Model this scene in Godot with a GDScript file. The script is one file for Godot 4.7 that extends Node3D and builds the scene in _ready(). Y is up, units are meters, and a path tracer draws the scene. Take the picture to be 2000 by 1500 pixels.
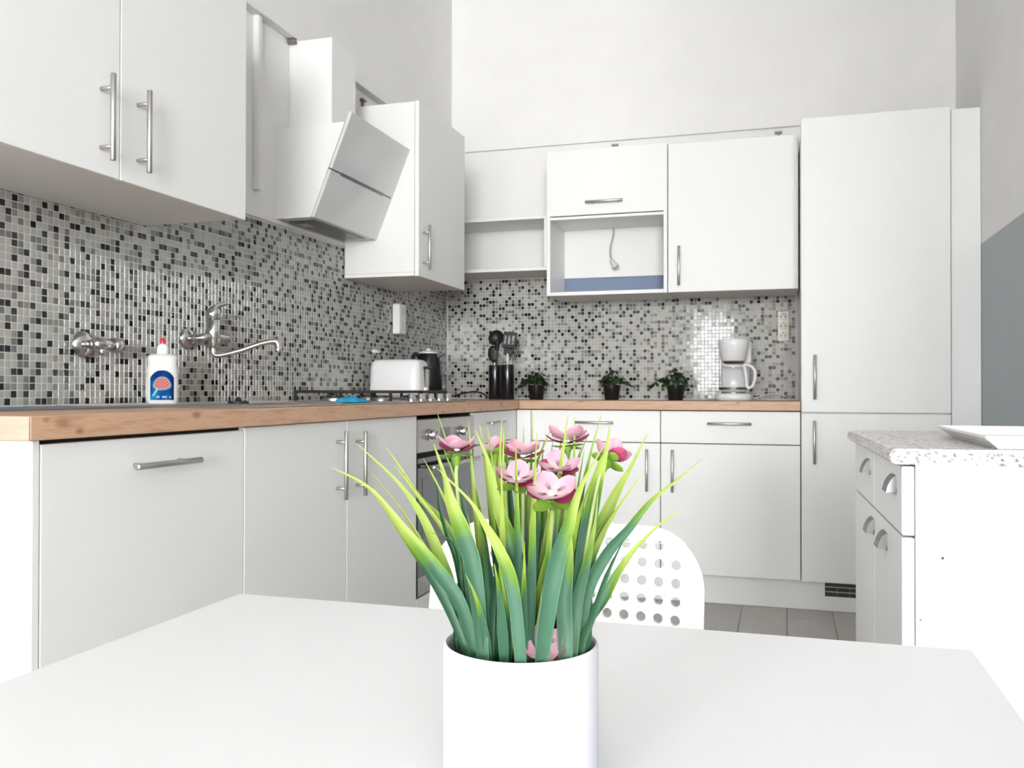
extends Node3D
# A small fitted kitchen seen over a white dining table. Origin: the floor in the corner between
# the left wall (x = 0) and the far wall (z = 0); x runs to the right, z towards the viewer.

const CAM_AT := Vector3(1.78178, 0.94485, 4.6252)
const CAM_R := Vector3(0.957076, 0.001476, -0.289832)
const CAM_U := Vector3(0.000936, 0.999966, 0.008181)
const CAM_F := Vector3(-0.289834, 0.008101, -0.957043)
const FOCAL := 1743.09
const ROOM_W := 2.565
const ROOM_D := 14.0  # unseen depth stretched to even out the light from near to far
const ROOM_H := 3.35
const TOP_Y := 0.9024        # height of the kitchen worktop
const TABLE_Y := 0.72

var M := {}
var used_names := {}
var box_cache := {}
var rng := RandomNumberGenerator.new()

# ---------------------------------------------------------------- helpers
func px_on_z(px: float, py: float, z: float) -> Vector3:
	var d := CAM_F * FOCAL + CAM_R * (px - 1000.0) + CAM_U * (750.0 - py)
	return CAM_AT + d * ((z - CAM_AT.z) / d.z)

func lin(r: float, g: float, b: float) -> Color:
	return Color(r, g, b).linear_to_srgb()

func mat(c: Color, rough := 0.5, metal := 0.0, spec := 0.5) -> StandardMaterial3D:
	var m := StandardMaterial3D.new()
	m.albedo_color = c
	m.roughness = rough
	m.metallic = metal
	m.metallic_specular = spec
	return m

func numbered(called: String) -> String:
	if not used_names.has(called):
		used_names[called] = 0
		return called
	used_names[called] += 1
	return "%s_%03d" % [called, used_names[called]]

func thing(called: String, label: String, category: String, at := Vector3.ZERO, group := "") -> Node3D:
	var o := Node3D.new()
	o.name = numbered(called)
	add_child(o, true)
	o.position = at
	tag(o, label, category, group)
	return o

func tag(o: Node, label: String, category: String, group := "") -> void:
	o.set_meta("label", label)
	o.set_meta("category", category)
	if group != "":
		o.set_meta("group", group)

func structure(called: String, at := Vector3.ZERO) -> Node3D:
	var o := Node3D.new()
	o.name = called
	add_child(o, true)
	o.position = at
	o.set_meta("kind", "structure")
	return o

# a mesh placed by world position under a parent that is only translated (up to two levels)
func part(parent: Node3D, called: String, mesh: Mesh, m: Material, at := Vector3.ZERO, b := Basis.IDENTITY) -> MeshInstance3D:
	var o := MeshInstance3D.new()
	o.name = called
	o.mesh = mesh
	o.material_override = m
	o.cast_shadow = GeometryInstance3D.SHADOW_CASTING_SETTING_ON
	parent.add_child(o, true)
	o.transform = parent.global_transform.affine_inverse() * Transform3D(b, at)
	return o

func boxm(parent: Node3D, called: String, lo: Vector3, hi: Vector3, m: Material, ch := 0.0012) -> MeshInstance3D:
	return part(parent, called, rbox(hi - lo, ch), m, (lo + hi) * 0.5)

func new_st() -> SurfaceTool:
	var st := SurfaceTool.new()
	st.begin(Mesh.PRIMITIVE_TRIANGLES)
	return st

func tri_out(st: SurfaceTool, a: Vector3, b: Vector3, c: Vector3, out: Vector3) -> void:
	var n := (b - a).cross(c - a)
	if n.length_squared() < 1e-20:
		return
	var nn := n.normalized()
	if nn.dot(out) < 0.0:
		var t := b
		b = c
		c = t
		nn = -nn
	for v in [a, c, b]:
		st.set_normal(nn)
		st.add_vertex(v)

func quad_out(st: SurfaceTool, a: Vector3, b: Vector3, c: Vector3, d: Vector3, out: Vector3) -> void:
	tri_out(st, a, b, c, out)
	tri_out(st, a, c, d, out)

func st_box(st: SurfaceTool, s: Vector3, c: float, at := Vector3.ZERO, bs := Basis.IDENTITY) -> void:
	var h := s * 0.5
	c = minf(c, minf(h.x, minf(h.y, h.z)) * 0.9)
	var f := func(v: Vector3) -> Vector3: return at + bs * v
	var vx := func(x: int, y: int, z: int) -> Vector3: return f.call(Vector3(x * h.x, y * (h.y - c), z * (h.z - c)))
	var vy := func(x: int, y: int, z: int) -> Vector3: return f.call(Vector3(x * (h.x - c), y * h.y, z * (h.z - c)))
	var vz := func(x: int, y: int, z: int) -> Vector3: return f.call(Vector3(x * (h.x - c), y * (h.y - c), z * h.z))
	for s1 in [-1, 1]:
		quad_out(st, vx.call(s1, -1, -1), vx.call(s1, 1, -1), vx.call(s1, 1, 1), vx.call(s1, -1, 1), bs * Vector3(s1, 0, 0))
		quad_out(st, vy.call(-1, s1, -1), vy.call(1, s1, -1), vy.call(1, s1, 1), vy.call(-1, s1, 1), bs * Vector3(0, s1, 0))
		quad_out(st, vz.call(-1, -1, s1), vz.call(1, -1, s1), vz.call(1, 1, s1), vz.call(-1, 1, s1), bs * Vector3(0, 0, s1))
	if c <= 0.00001:
		return
	for s1 in [-1, 1]:
		for s2 in [-1, 1]:
			quad_out(st, vx.call(s1, s2, -1), vx.call(s1, s2, 1), vy.call(s1, s2, 1), vy.call(s1, s2, -1), bs * Vector3(s1, s2, 0))
			quad_out(st, vx.call(s1, -1, s2), vx.call(s1, 1, s2), vz.call(s1, 1, s2), vz.call(s1, -1, s2), bs * Vector3(s1, 0, s2))
			quad_out(st, vy.call(-1, s1, s2), vy.call(1, s1, s2), vz.call(1, s1, s2), vz.call(-1, s1, s2), bs * Vector3(0, s1, s2))
			for s3 in [-1, 1]:
				tri_out(st, vx.call(s1, s2, s3), vy.call(s1, s2, s3), vz.call(s1, s2, s3), bs * Vector3(s1, s2, s3))

func rbox(s: Vector3, c := 0.0012) -> ArrayMesh:
	var key := "%.5f_%.5f_%.5f_%.5f" % [s.x, s.y, s.z, c]
	if not box_cache.has(key):
		var st := new_st()
		st_box(st, s, c)
		box_cache[key] = st.commit()
	return box_cache[key]

# profile: Vector2(radius, height) from bottom to top, outside of the surface to the right
func st_lathe(st: SurfaceTool, profile: Array, segs := 32, xf := Transform3D.IDENTITY) -> void:
	var n := profile.size()
	var sn := []
	for i in n - 1:
		var d: Vector2 = (profile[i + 1] - profile[i])
		sn.append(Vector2(d.y, -d.x).normalized())
	for i in n - 1:
		var n0: Vector2 = sn[i]
		var n1: Vector2 = sn[i]
		if i > 0 and sn[i - 1].dot(sn[i]) > 0.6:
			n0 = (sn[i - 1] + sn[i]).normalized()
		if i < n - 2 and sn[i + 1].dot(sn[i]) > 0.6:
			n1 = (sn[i + 1] + sn[i]).normalized()
		var p0: Vector2 = profile[i]
		var p1: Vector2 = profile[i + 1]
		for k in segs:
			var a0 := TAU * k / segs
			var a1 := TAU * (k + 1) / segs
			var c0 := Vector3(cos(a0), 0, sin(a0))
			var c1 := Vector3(cos(a1), 0, sin(a1))
			var va := [c0 * p0.x + Vector3(0, p0.y, 0), c1 * p0.x + Vector3(0, p0.y, 0), c1 * p1.x + Vector3(0, p1.y, 0), c0 * p1.x + Vector3(0, p1.y, 0)]
			var na := [c0 * n0.x + Vector3(0, n0.y, 0), c1 * n0.x + Vector3(0, n0.y, 0), c1 * n1.x + Vector3(0, n1.y, 0), c0 * n1.x + Vector3(0, n1.y, 0)]
			for t in [[0, 1, 2], [0, 2, 3]]:
				if t[0] == 0 and t[1] == 1 and p0.x < 1e-6:
					continue
				if t[1] == 2 and p1.x < 1e-6:
					continue
				for q in t:
					st.set_normal((xf.basis * na[q]).normalized())
					st.add_vertex(xf * va[q])

func lathe(profile: Array, segs := 32, xf := Transform3D.IDENTITY) -> ArrayMesh:
	var st := new_st()
	st_lathe(st, profile, segs, xf)
	return st.commit()

func axis_basis(d: Vector3) -> Basis:      # y axis along d
	var y := d.normalized()
	var x := y.cross(Vector3(0.31, 0.17, 0.93) if absf(y.y) > 0.9 else Vector3.UP).normalized()
	return Basis(x, y, x.cross(y))

func st_cyl(st: SurfaceTool, a: Vector3, b: Vector3, r: float, segs := 14, r2 := -1.0, ch := 0.0008) -> void:
	if r2 < 0.0:
		r2 = r
	var l := (b - a).length()
	var c := minf(ch, minf(r, r2) * 0.4)
	st_lathe(st, [Vector2(0, 0), Vector2(r - c, 0), Vector2(r, c), Vector2(r2, l - c), Vector2(r2 - c, l), Vector2(0, l)], segs, Transform3D(axis_basis(b - a), a))

func cyl(a: Vector3, b: Vector3, r: float, segs := 14, r2 := -1.0, ch := 0.0008) -> ArrayMesh:
	var st := new_st()
	st_cyl(st, a, b, r, segs, r2, ch)
	return st.commit()

func smooth_path(pts: Array, per := 6) -> Array:
	var out := []
	var n := pts.size()
	for i in n - 1:
		var p0: Vector3 = pts[maxi(i - 1, 0)]
		var p1: Vector3 = pts[i]
		var p2: Vector3 = pts[i + 1]
		var p3: Vector3 = pts[mini(i + 2, n - 1)]
		for k in per:
			out.append(p1.cubic_interpolate(p2, p0, p3, float(k) / per))
	out.append(pts[n - 1])
	return out

func st_tube(st: SurfaceTool, pts: Array, r0: float, r1 := -1.0, segs := 8) -> void:
	if r1 < 0.0:
		r1 = r0
	var n := pts.size()
	var rings := []
	var fr := axis_basis(pts[1] - pts[0])
	for i in n:
		var t: Vector3 = (pts[mini(i + 1, n - 1)] - pts[maxi(i - 1, 0)]).normalized()
		var q := Quaternion(fr.y, t) if fr.y.dot(t) > -0.999 else Quaternion.IDENTITY
		fr = Basis(q) * fr
		var r: float = lerpf(r0, r1, float(i) / (n - 1))
		var ring := []
		for k in segs:
			var a := TAU * k / segs
			var d: Vector3 = (fr.x * cos(a) + fr.z * sin(a)).normalized()
			ring.append([pts[i] + d * r, d])
		rings.append(ring)
	for i in n - 1:
		for k in segs:
			var k2 := (k + 1) % segs
			var q4 := [rings[i][k], rings[i][k2], rings[i + 1][k2], rings[i + 1][k]]
			for t in [[0, 1, 2], [0, 2, 3]]:
				for j in t:
					st.set_normal(q4[j][1])
					st.add_vertex(q4[j][0])
	for e in [[0, -1.0], [n - 1, 1.0]]:
		var i: int = e[0]
		var t: Vector3 = (pts[1] - pts[0]).normalized() * -1.0 if i == 0 else (pts[n - 1] - pts[n - 2]).normalized()
		for k in segs:
			tri_out(st, pts[i], rings[i][k][0], rings[i][(k + 1) % segs][0], t)

func tube(pts: Array, r0: float, r1 := -1.0, segs := 8) -> ArrayMesh:
	var st := new_st()
	st_tube(st, pts, r0, r1, segs)
	return st.commit()

# prism from a polygon in a plane: origin, two axes, extruded along w
func st_prism(st: SurfaceTool, poly: PackedVector2Array, o: Vector3, u: Vector3, v: Vector3, w: Vector3) -> void:
	var idx := Geometry2D.triangulate_polygon(poly)
	var f := func(p: Vector2) -> Vector3: return o + u * p.x + v * p.y
	for i in range(0, idx.size(), 3):
		var a: Vector3 = f.call(poly[idx[i]])
		var b: Vector3 = f.call(poly[idx[i + 1]])
		var c: Vector3 = f.call(poly[idx[i + 2]])
		tri_out(st, a, b, c, -w)
		tri_out(st, a + w, b + w, c + w, w)
	var turn := 1.0 if Geometry2D.is_polygon_clockwise(poly) else -1.0
	for i in poly.size():
		var p := poly[i]
		var q := poly[(i + 1) % poly.size()]
		var e := q - p
		var nrm := Vector2(-e.y, e.x) * turn
		var a: Vector3 = f.call(p)
		var b: Vector3 = f.call(q)
		quad_out(st, a, b, b + w, a + w, u * nrm.x + v * nrm.y)

func prism(poly: PackedVector2Array, o: Vector3, u: Vector3, v: Vector3, w: Vector3) -> ArrayMesh:
	var st := new_st()
	st_prism(st, poly, o, u, v, w)
	return st.commit()

func rounded_rect(w: float, h: float, r: float, seg := 5) -> PackedVector2Array:
	var p := PackedVector2Array()
	for c in [[w / 2 - r, h / 2 - r, 0.0], [-w / 2 + r, h / 2 - r, 90.0], [-w / 2 + r, -h / 2 + r, 180.0], [w / 2 - r, -h / 2 + r, 270.0]]:
		for k in seg + 1:
			var a := deg_to_rad(c[2] + 90.0 * k / seg)
			p.append(Vector2(c[0] + r * cos(a), c[1] + r * sin(a)))
	return p

func noise_tex(freq: float, cols: Array, offs: Array, seed_: int, size := 512, octaves := 4, kind := FastNoiseLite.TYPE_SIMPLEX_SMOOTH) -> Texture2D:
	var n := FastNoiseLite.new()
	n.noise_type = kind
	n.frequency = freq
	n.seed = seed_
	n.fractal_octaves = octaves
	var g := Gradient.new()
	g.colors = PackedColorArray(cols)
	g.offsets = PackedFloat32Array(offs)
	var t := NoiseTexture2D.new()
	t.width = size
	t.height = size
	t.seamless = true
	t.noise = n
	t.color_ramp = g
	t.normalize = true
	return t

# oak-look laminate: grain along u, with scattered knots
func wood(scale: Vector3, seed_: int, cols: Array, knots := 30, along_v := false) -> StandardMaterial3D:
	var w := 2048
	var h := 256
	var n1 := FastNoiseLite.new()
	n1.seed = seed_
	n1.frequency = 1.0
	n1.fractal_octaves = 3
	var n2 := FastNoiseLite.new()
	n2.seed = seed_ + 5
	n2.frequency = 1.0
	n2.fractal_octaves = 2
	var rk := RandomNumberGenerator.new()
	rk.seed = seed_ * 13
	var spots := []
	for k in knots:
		spots.append([rk.randf() * w, rk.randf() * h, rk.randf_range(3.0, 7.5), rk.randf_range(0.25, 0.6)])
	var im := Image.create(h if along_v else w, w if along_v else h, false, Image.FORMAT_RGB8)
	var shade := PackedFloat32Array()
	shade.resize(w * h)
	for k in spots:
		var rr: float = k[2]
		for dy in range(int(-rr * 1.6), int(rr * 1.6) + 1):
			for dx in range(int(-rr * 3.0), int(rr * 3.0) + 1):
				var d := Vector2(dx / (rr * 1.9), dy / rr).length()
				if d < 1.5:
					var at := posmod(int(k[1]) + dy, h) * w + posmod(int(k[0]) + dx, w)
					shade[at] = maxf(shade[at], k[3] * smoothstep(1.5, 0.2, d))
	for yy in h:
		for xx in w:
			var v := 0.5 + 0.42 * n1.get_noise_2d(xx * 0.006, yy * 0.055) + 0.22 * n2.get_noise_2d(xx * 0.02, yy * 0.30)
			v = clampf(v, 0.0, 0.999) * (cols.size() - 1)
			var c: Color = cols[int(v)].lerp(cols[int(v) + 1], v - floorf(v))
			c = c.lerp(s(112, 74, 52), shade[yy * w + xx])
			if along_v:
				im.set_pixel(yy, xx, c)
			else:
				im.set_pixel(xx, yy, c)
	var m := mat(Color.WHITE, 0.42)
	m.albedo_texture = ImageTexture.create_from_image(im)
	m.uv1_triplanar = true
	m.uv1_world_triplanar = true
	m.uv1_scale = scale
	return m

func s(r: int, g: int, b: int) -> Color:
	return Color(r / 255.0, g / 255.0, b / 255.0)

# ---------------------------------------------------------------- materials
func make_materials() -> void:
	M.wall = mat(lin(0.875, 0.865, 0.85), 0.85, 0.0, 0.3)
	M.wall.albedo_texture = noise_tex(0.02, [Color(0.985, 0.985, 0.985), Color(1, 1, 1)], [0.0, 1.0], 3, 256)
	M.wall.uv1_triplanar = true
	M.wall.uv1_world_triplanar = true
	M.wall.uv1_scale = Vector3.ONE * 0.7
	M.bluewall = mat(lin(0.45, 0.485, 0.50), 0.8, 0.0, 0.3)
	M.cab = mat(lin(0.855, 0.855, 0.845), 0.42, 0.0, 0.5)          # matt white door foil
	M.carcass = mat(lin(0.84, 0.83, 0.81), 0.5)
	M.plinth = mat(lin(0.80, 0.80, 0.79), 0.5)
	M.under = mat(lin(0.62, 0.58, 0.53), 0.6)
	M.steel = mat(lin(0.52, 0.505, 0.48), 0.34, 1.0)
	M.chrome = mat(lin(0.62, 0.62, 0.63), 0.12, 1.0)
	M.darksteel = mat(lin(0.20, 0.195, 0.185), 0.35, 1.0)
	M.ovensteel = mat(lin(0.44, 0.43, 0.41), 0.38, 1.0)
	M.blackglass = mat(lin(0.012, 0.013, 0.016), 0.08, 0.0, 0.6)
	M.ovenglass = mat(lin(0.06, 0.06, 0.075), 0.12, 0.0, 0.6)
	M.black = mat(lin(0.012, 0.012, 0.013), 0.45)
	M.blackgloss = mat(lin(0.010, 0.010, 0.011), 0.18)
	M.gap = mat(lin(0.03, 0.03, 0.03), 0.9)
	M.pewter = mat(lin(0.27, 0.27, 0.275), 0.42, 0.75)
	M.white = mat(lin(0.86, 0.86, 0.86), 0.3)
	M.plasticwhite = mat(lin(0.84, 0.84, 0.85), 0.25)
	M.hoodglass = mat(lin(0.68, 0.695, 0.685), 0.1, 0.0, 0.6)
	M.hoodwhite = mat(lin(0.85, 0.85, 0.84), 0.35)
	M.tabletop = mat(lin(0.84, 0.845, 0.86), 0.35)
	M.chair = mat(lin(0.82, 0.82, 0.83), 0.4)
	M.pot = mat(lin(0.60, 0.61, 0.645), 0.5, 0.0, 0.25)
	M.grout = mat(lin(0.62, 0.62, 0.60), 0.8)
	M.trimwhite = mat(lin(0.82, 0.81, 0.79), 0.5)
	M.bracket = mat(lin(0.22, 0.20, 0.17), 0.45, 0.6)
	M.mat_grey = mat(lin(0.15, 0.17, 0.20), 0.5)
	M.bluestrip = mat(lin(0.19, 0.24, 0.36), 0.6)
	M.beige = mat(lin(0.62, 0.52, 0.43), 0.5)
	M.wire = mat(lin(0.42, 0.38, 0.36), 0.5)
	M.red = mat(lin(0.62, 0.01, 0.04), 0.3)
	M.bottle = mat(lin(0.66, 0.655, 0.63), 0.3)
	M.cyan = mat(lin(0.01, 0.30, 0.52), 0.8)
	M.cream = mat(lin(0.72, 0.70, 0.63), 0.4)
	M.wood_z = wood(Vector3(0.4, 3.2, 0.4), 11, [s(158, 118, 90), s(186, 144, 114), s(200, 160, 130), s(208, 170, 140), s(198, 154, 122), s(214, 180, 152)])
	M.wood_x = wood(Vector3(0.4, 3.2, 0.4), 23, [s(160, 122, 94), s(182, 144, 114), s(192, 156, 126), s(198, 163, 134), s(190, 150, 120), s(206, 174, 146)])
	M.wood_end = wood(Vector3(0.4, 3.2, 0.4), 31, [s(168, 146, 126), s(180, 158, 138), s(184, 163, 144), s(188, 168, 150), s(180, 158, 138), s(192, 172, 154)])
	# speckled pale granite laminate
	var img := Image.create(512, 512, false, Image.FORMAT_RGB8)
	img.fill(s(226, 223, 218))
	var r2 := RandomNumberGenerator.new()
	r2.seed = 77
	var pal := [s(160, 156, 152), s(104, 100, 98), s(245, 243, 240), s(205, 190, 182), s(150, 148, 150), s(246, 246, 244), s(84, 80, 80)]
	for i in 5200:
		var c: Color = pal[r2.randi() % 7]
		if c == pal[6] and r2.randf() > 0.8:
			continue
		var w := r2.randi_range(3, 9)
		var h := r2.randi_range(3, 8)
		var x := r2.randi_range(0, 511)
		var y := r2.randi_range(0, 511)
		for j in range(h):
			var inset := absi(j - h / 2) / 2
			for k in range(inset, w - inset):
				img.set_pixel((x + k + j / 3) % 512, (y + j) % 512, c)
	M.granite = mat(Color.WHITE, 0.3)
	M.granite.albedo_texture = ImageTexture.create_from_image(img)
	M.granite.uv1_triplanar = true
	M.granite.uv1_world_triplanar = true
	M.granite.uv1_scale = Vector3.ONE * 2.6
	# grey laminate planks, three tones
	for i in 3:
		var m: StandardMaterial3D
		if i == 0:
			m = wood(Vector3(3.2, 1.0, 0.4), 40, [s(176, 172, 166), s(188, 184, 178), s(196, 192, 186), s(192, 188, 182), s(202, 198, 192), s(186, 182, 176)], 0, true)
		else:
			m = M.plank0.duplicate()
			m.uv1_offset = Vector3(0.37 * i, 0, 0.21 * i)
		var g := 0.95 + 0.04 * i
		m.albedo_color = Color(g, g, g)
		M["plank%d" % i] = m
	# glass mosaic
	M.tile_vc = mat(Color.WHITE, 0.07, 0.0, 0.42)
	M.tile_vc.vertex_color_use_as_albedo = true
	# leaves: dyed plastic, coloured along each blade
	M.leaf = mat(Color.WHITE, 0.5, 0.0, 0.35)
	M.leaf.vertex_color_use_as_albedo = true
	M.leaf.backlight = Color(0.16, 0.16, 0.10)
	M.petal = mat(Color.WHITE, 0.6)
	M.petal.vertex_color_use_as_albedo = true
	M.petal.backlight = Color(0.22, 0.18, 0.2)
	M.rose = mat(lin(0.30, 0.035, 0.09), 0.6)
	M.sepal = mat(lin(0.12, 0.23, 0.02), 0.5)
	M.stem = mat(lin(0.30, 0.38, 0.14), 0.5)
	M.streak = mat(lin(0.09, 0.02, 0.04), 0.7)
	M.moss = mat(lin(0.23, 0.14, 0.09), 0.9)
	M.darkleaf = mat(lin(0.010, 0.028, 0.007), 0.45)
	M.darkleaf2 = mat(lin(0.024, 0.068, 0.014), 0.45)
	var gl := mat(Color(0.93, 0.95, 0.95, 0.22), 0.03, 0.0, 0.5)
	gl.transparency = BaseMaterial3D.TRANSPARENCY_ALPHA
	M.glass = gl

# ---------------------------------------------------------------- camera and light
func setup_view() -> void:
	var cam := Camera3D.new()
	cam.name = "camera"
	add_child(cam)
	cam.keep_aspect = Camera3D.KEEP_HEIGHT
	cam.near = 0.02
	cam.far = 60.0
	cam.transform = Transform3D(Basis(CAM_R, CAM_U, -CAM_F).orthonormalized(), CAM_AT)
	var ca := CameraAttributesPhysical.new()
	ca.frustum_focal_length = 27.89
	ca.frustum_focus_distance = 0.56
	ca.exposure_aperture = 40.0
	ca.frustum_near = 0.02
	ca.frustum_far = 60.0
	cam.attributes = ca
	cam.fov = 46.5615
	cam.current = true

	var env := Environment.new()
	env.background_mode = Environment.BG_SKY
	var sky := Sky.new()
	var sm := ProceduralSkyMaterial.new()
	sm.sky_top_color = Color(0.80, 0.88, 1.0)
	sm.sky_horizon_color = Color(0.95, 0.97, 1.0)
	sm.ground_horizon_color = Color(0.85, 0.85, 0.85)
	sm.ground_bottom_color = Color(0.6, 0.6, 0.6)
	sky.sky_material = sm
	env.sky = sky
	env.background_energy_multiplier = 6.0
	env.tonemap_mode = Environment.TONE_MAPPER_LINEAR
	env.tonemap_exposure = 0.89
	env.sdfgi_enabled = true
	env.ssao_enabled = true
	env.ssil_enabled = true
	var we := WorldEnvironment.new()
	we.name = "world_environment"
	we.environment = env
	add_child(we)

	# daylight of the middle window; the outer two are added side lights
	for w in WINDOWS_PLUS_ADDED:
		var al := AreaLight3D.new()
		al.name = "window_and_fill_light"
		add_child(al, true)
		al.area_size = Vector2(w[1] - w[0] - 0.12, w[3] - w[2] - 0.12)
		al.area_normalize_energy = false
		al.light_energy = w[4]
		al.light_color = Color(0.985, 0.993, 1.0)
		al.shadow_enabled = true
		al.area_range = 24.0
		al.position = Vector3((w[0] + w[1]) / 2, (w[2] + w[3]) / 2, ROOM_D - 0.03)

const WINDOWS_PLUS_ADDED := [[-2.5, -0.75, 0.7, 3.0, 24.0], [0.02, 0.84, 0.8, 2.5, 11.0], [2.85, 5.5, 0.7, 3.0, 18.5]]     # x0, x1, y0, y1 and energy; outer two windows added for side light
const WIDE_X := 5.8          # unseen room widened to the right to take an added window
const WIDE_Z := 5.2
const LEFT_X := -2.8         # widened to the left too, for the other added window
const LEFT_Z := 8.7  # left wall kept long to block the added window's reflection in the tiles

# ---------------------------------------------------------------- room
func build_room() -> void:
	var t := 0.2
	# floor of laminate planks
	var fl := structure("floor")
	boxm(fl, "subfloor", Vector3(LEFT_X - t, -0.2, -t), Vector3(WIDE_X + t, -0.012, ROOM_D + t), M.gap, 0.0)
	var pw := 0.1865
	var x0 := 1.613 - pw * 23
	var col := 0
	while x0 < WIDE_X:
		var z := -fmod(col * 0.47, 1.2)
		while z < ROOM_D:
			var xa := maxf(x0, LEFT_X if x0 + pw < 0.01 or z > LEFT_Z else 0.0)
			var a := maxf(z, LEFT_Z if x0 + pw < 0.01 else (0.0 if xa < ROOM_W - 0.001 else WIDE_Z))
			var b := minf(z + 1.2, ROOM_D)
			var xb := minf(x0 + pw, ROOM_W if b <= WIDE_Z else WIDE_X)
			if b - a > 0.02 and xb - xa > 0.01:
				boxm(fl, "plank", Vector3(xa + 0.0008, -0.012, a + 0.0008), Vector3(xb - 0.0008, 0, b - 0.0008), M["plank%d" % rng.randi_range(0, 2)], 0.0015)
			z += 1.2
		x0 += pw
		col += 1
	var ce := structure("ceiling")
	boxm(ce, "ceiling_slab", Vector3(LEFT_X - t, ROOM_H, -t), Vector3(WIDE_X + t, ROOM_H + t, ROOM_D + t), M.wall, 0.0)
	# walls; the plaster above 2.27 m stands 35 mm proud of the wall below
	var wl := structure("wall_left")
	boxm(wl, "plaster", Vector3(-t, 0, 0), Vector3(0, ROOM_H, LEFT_Z), M.wall, 0.0)
	boxm(wl, "return_plaster", Vector3(LEFT_X - t, 0, LEFT_Z - t), Vector3(-t, ROOM_H, LEFT_Z), M.wall, 0.0)
	boxm(wl, "far_plaster", Vector3(LEFT_X - t, 0, LEFT_Z), Vector3(LEFT_X, ROOM_H, ROOM_D), M.wall, 0.0)
	boxm(wl, "upper_plaster", Vector3(0, 2.27, 0), Vector3(0.036, ROOM_H, LEFT_Z), M.wall, 0.002)
	var wb := structure("wall_back")
	boxm(wb, "plaster", Vector3(-t, 0, -t), Vector3(ROOM_W + t, ROOM_H, 0), M.wall, 0.0)
	boxm(wb, "upper_plaster", Vector3(0.036, 2.256, 0), Vector3(ROOM_W, ROOM_H, 0.02), M.wall, 0.002)
	var wr := structure("wall_right")
	boxm(wr, "upper_plaster", Vector3(ROOM_W, 1.553, 0), Vector3(ROOM_W + t, ROOM_H, WIDE_Z), M.wall, 0.0)
	boxm(wr, "painted_dado", Vector3(ROOM_W, 0, 0), Vector3(ROOM_W + t, 1.553, WIDE_Z), M.bluewall, 0.0)
	boxm(wr, "return_plaster", Vector3(ROOM_W + t, 0, WIDE_Z - t), Vector3(WIDE_X + t, ROOM_H, WIDE_Z), M.wall, 0.0)
	boxm(wr, "far_plaster", Vector3(WIDE_X, 0, WIDE_Z), Vector3(WIDE_X + t, ROOM_H, ROOM_D), M.wall, 0.0)
	# wall behind the viewer: middle window, and two added to light the sides
	var wf := structure("wall_front")
	var zf := ROOM_D
	var xs := [LEFT_X - t, WINDOWS_PLUS_ADDED[0][0], WINDOWS_PLUS_ADDED[0][1], WINDOWS_PLUS_ADDED[1][0], WINDOWS_PLUS_ADDED[1][1], WINDOWS_PLUS_ADDED[2][0], WINDOWS_PLUS_ADDED[2][1], WIDE_X + t]
	for k in 4:
		boxm(wf, "plaster", Vector3(xs[k * 2], 0, zf), Vector3(xs[k * 2 + 1], ROOM_H, zf + t), M.wall, 0.0)
	for k in 3:
		var w: Array = WINDOWS_PLUS_ADDED[k]
		boxm(wf, "plaster", Vector3(w[0], 0, zf), Vector3(w[1], w[2], zf + t), M.wall, 0.0)
		boxm(wf, "plaster", Vector3(w[0], w[3], zf), Vector3(w[1], ROOM_H, zf + t), M.wall, 0.0)
		var wi := structure("window_%d" % (k + 1))  # first and last are unseen additions that bring side light
		var fz := zf + 0.08
		var fr := 0.06
		boxm(wi, "window_frame", Vector3(w[0], w[2], fz), Vector3(w[0] + fr, w[3], fz + 0.06), M.white)
		boxm(wi, "window_frame", Vector3(w[1] - fr, w[2], fz), Vector3(w[1], w[3], fz + 0.06), M.white)
		boxm(wi, "window_frame", Vector3(w[0] + fr, w[2], fz), Vector3(w[1] - fr, w[2] + fr, fz + 0.06), M.white)
		boxm(wi, "window_frame", Vector3(w[0] + fr, w[3] - fr, fz), Vector3(w[1] - fr, w[3], fz + 0.06), M.white)
		boxm(wi, "pane", Vector3(w[0] + fr, w[2] + fr, fz + 0.028), Vector3(w[1] - fr, w[3] - fr, fz + 0.032), M.glass, 0.0)
	build_mosaic(wl, wb)
	# cable duct on the left wall beside the hood
	var ca := thing("cable_duct", "slim white vertical cable duct on the wall left of the cooker hood", "cable duct", Vector3(0, 1.65, 1.88))
	boxm(ca, "channel", Vector3(0.0, 1.652, 1.867), Vector3(0.018, 2.27, 1.892), M.trimwhite, 0.002)
	boxm(ca, "cover", Vector3(0.018, 1.655, 1.869), Vector3(0.022, 2.268, 1.890), M.trimwhite, 0.001)

const TONES := [[0.010, 0.0095, 0.010], [0.032, 0.030, 0.031], [0.17, 0.165, 0.15], [0.25, 0.245, 0.22], [0.42, 0.415, 0.38], [0.40, 0.395, 0.365]]
var dark_at := {}

func tile_tone(i: int, j: int, wall: int) -> int:     # scattered, seldom more than two dark ones together
	var r := rng.randf()
	var k := 4
	if r < 0.19:
		k = 0
	elif r < 0.30:
		k = 1
	elif r < 0.40:
		k = 2
	elif r < 0.50:
		k = 3
	elif r < 0.75:
		k = 5
	if k < 2:
		var near := 0
		for q in [[-1, 0], [-2, 0], [0, -1], [0, -2], [-1, -1], [-1, 1]]:
			if dark_at.has(Vector3i(i + q[0], j + q[1], wall)):
				near += 1
		if near > 1:
			k = 4
		else:
			dark_at[Vector3i(i, j, wall)] = true
	return k

func tone_colour(k: int) -> Color:
	var v := rng.randf_range(0.92, 1.08)
	return Color(TONES[k][0] * v, TONES[k][1] * v, TONES[k][2] * v)

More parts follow.
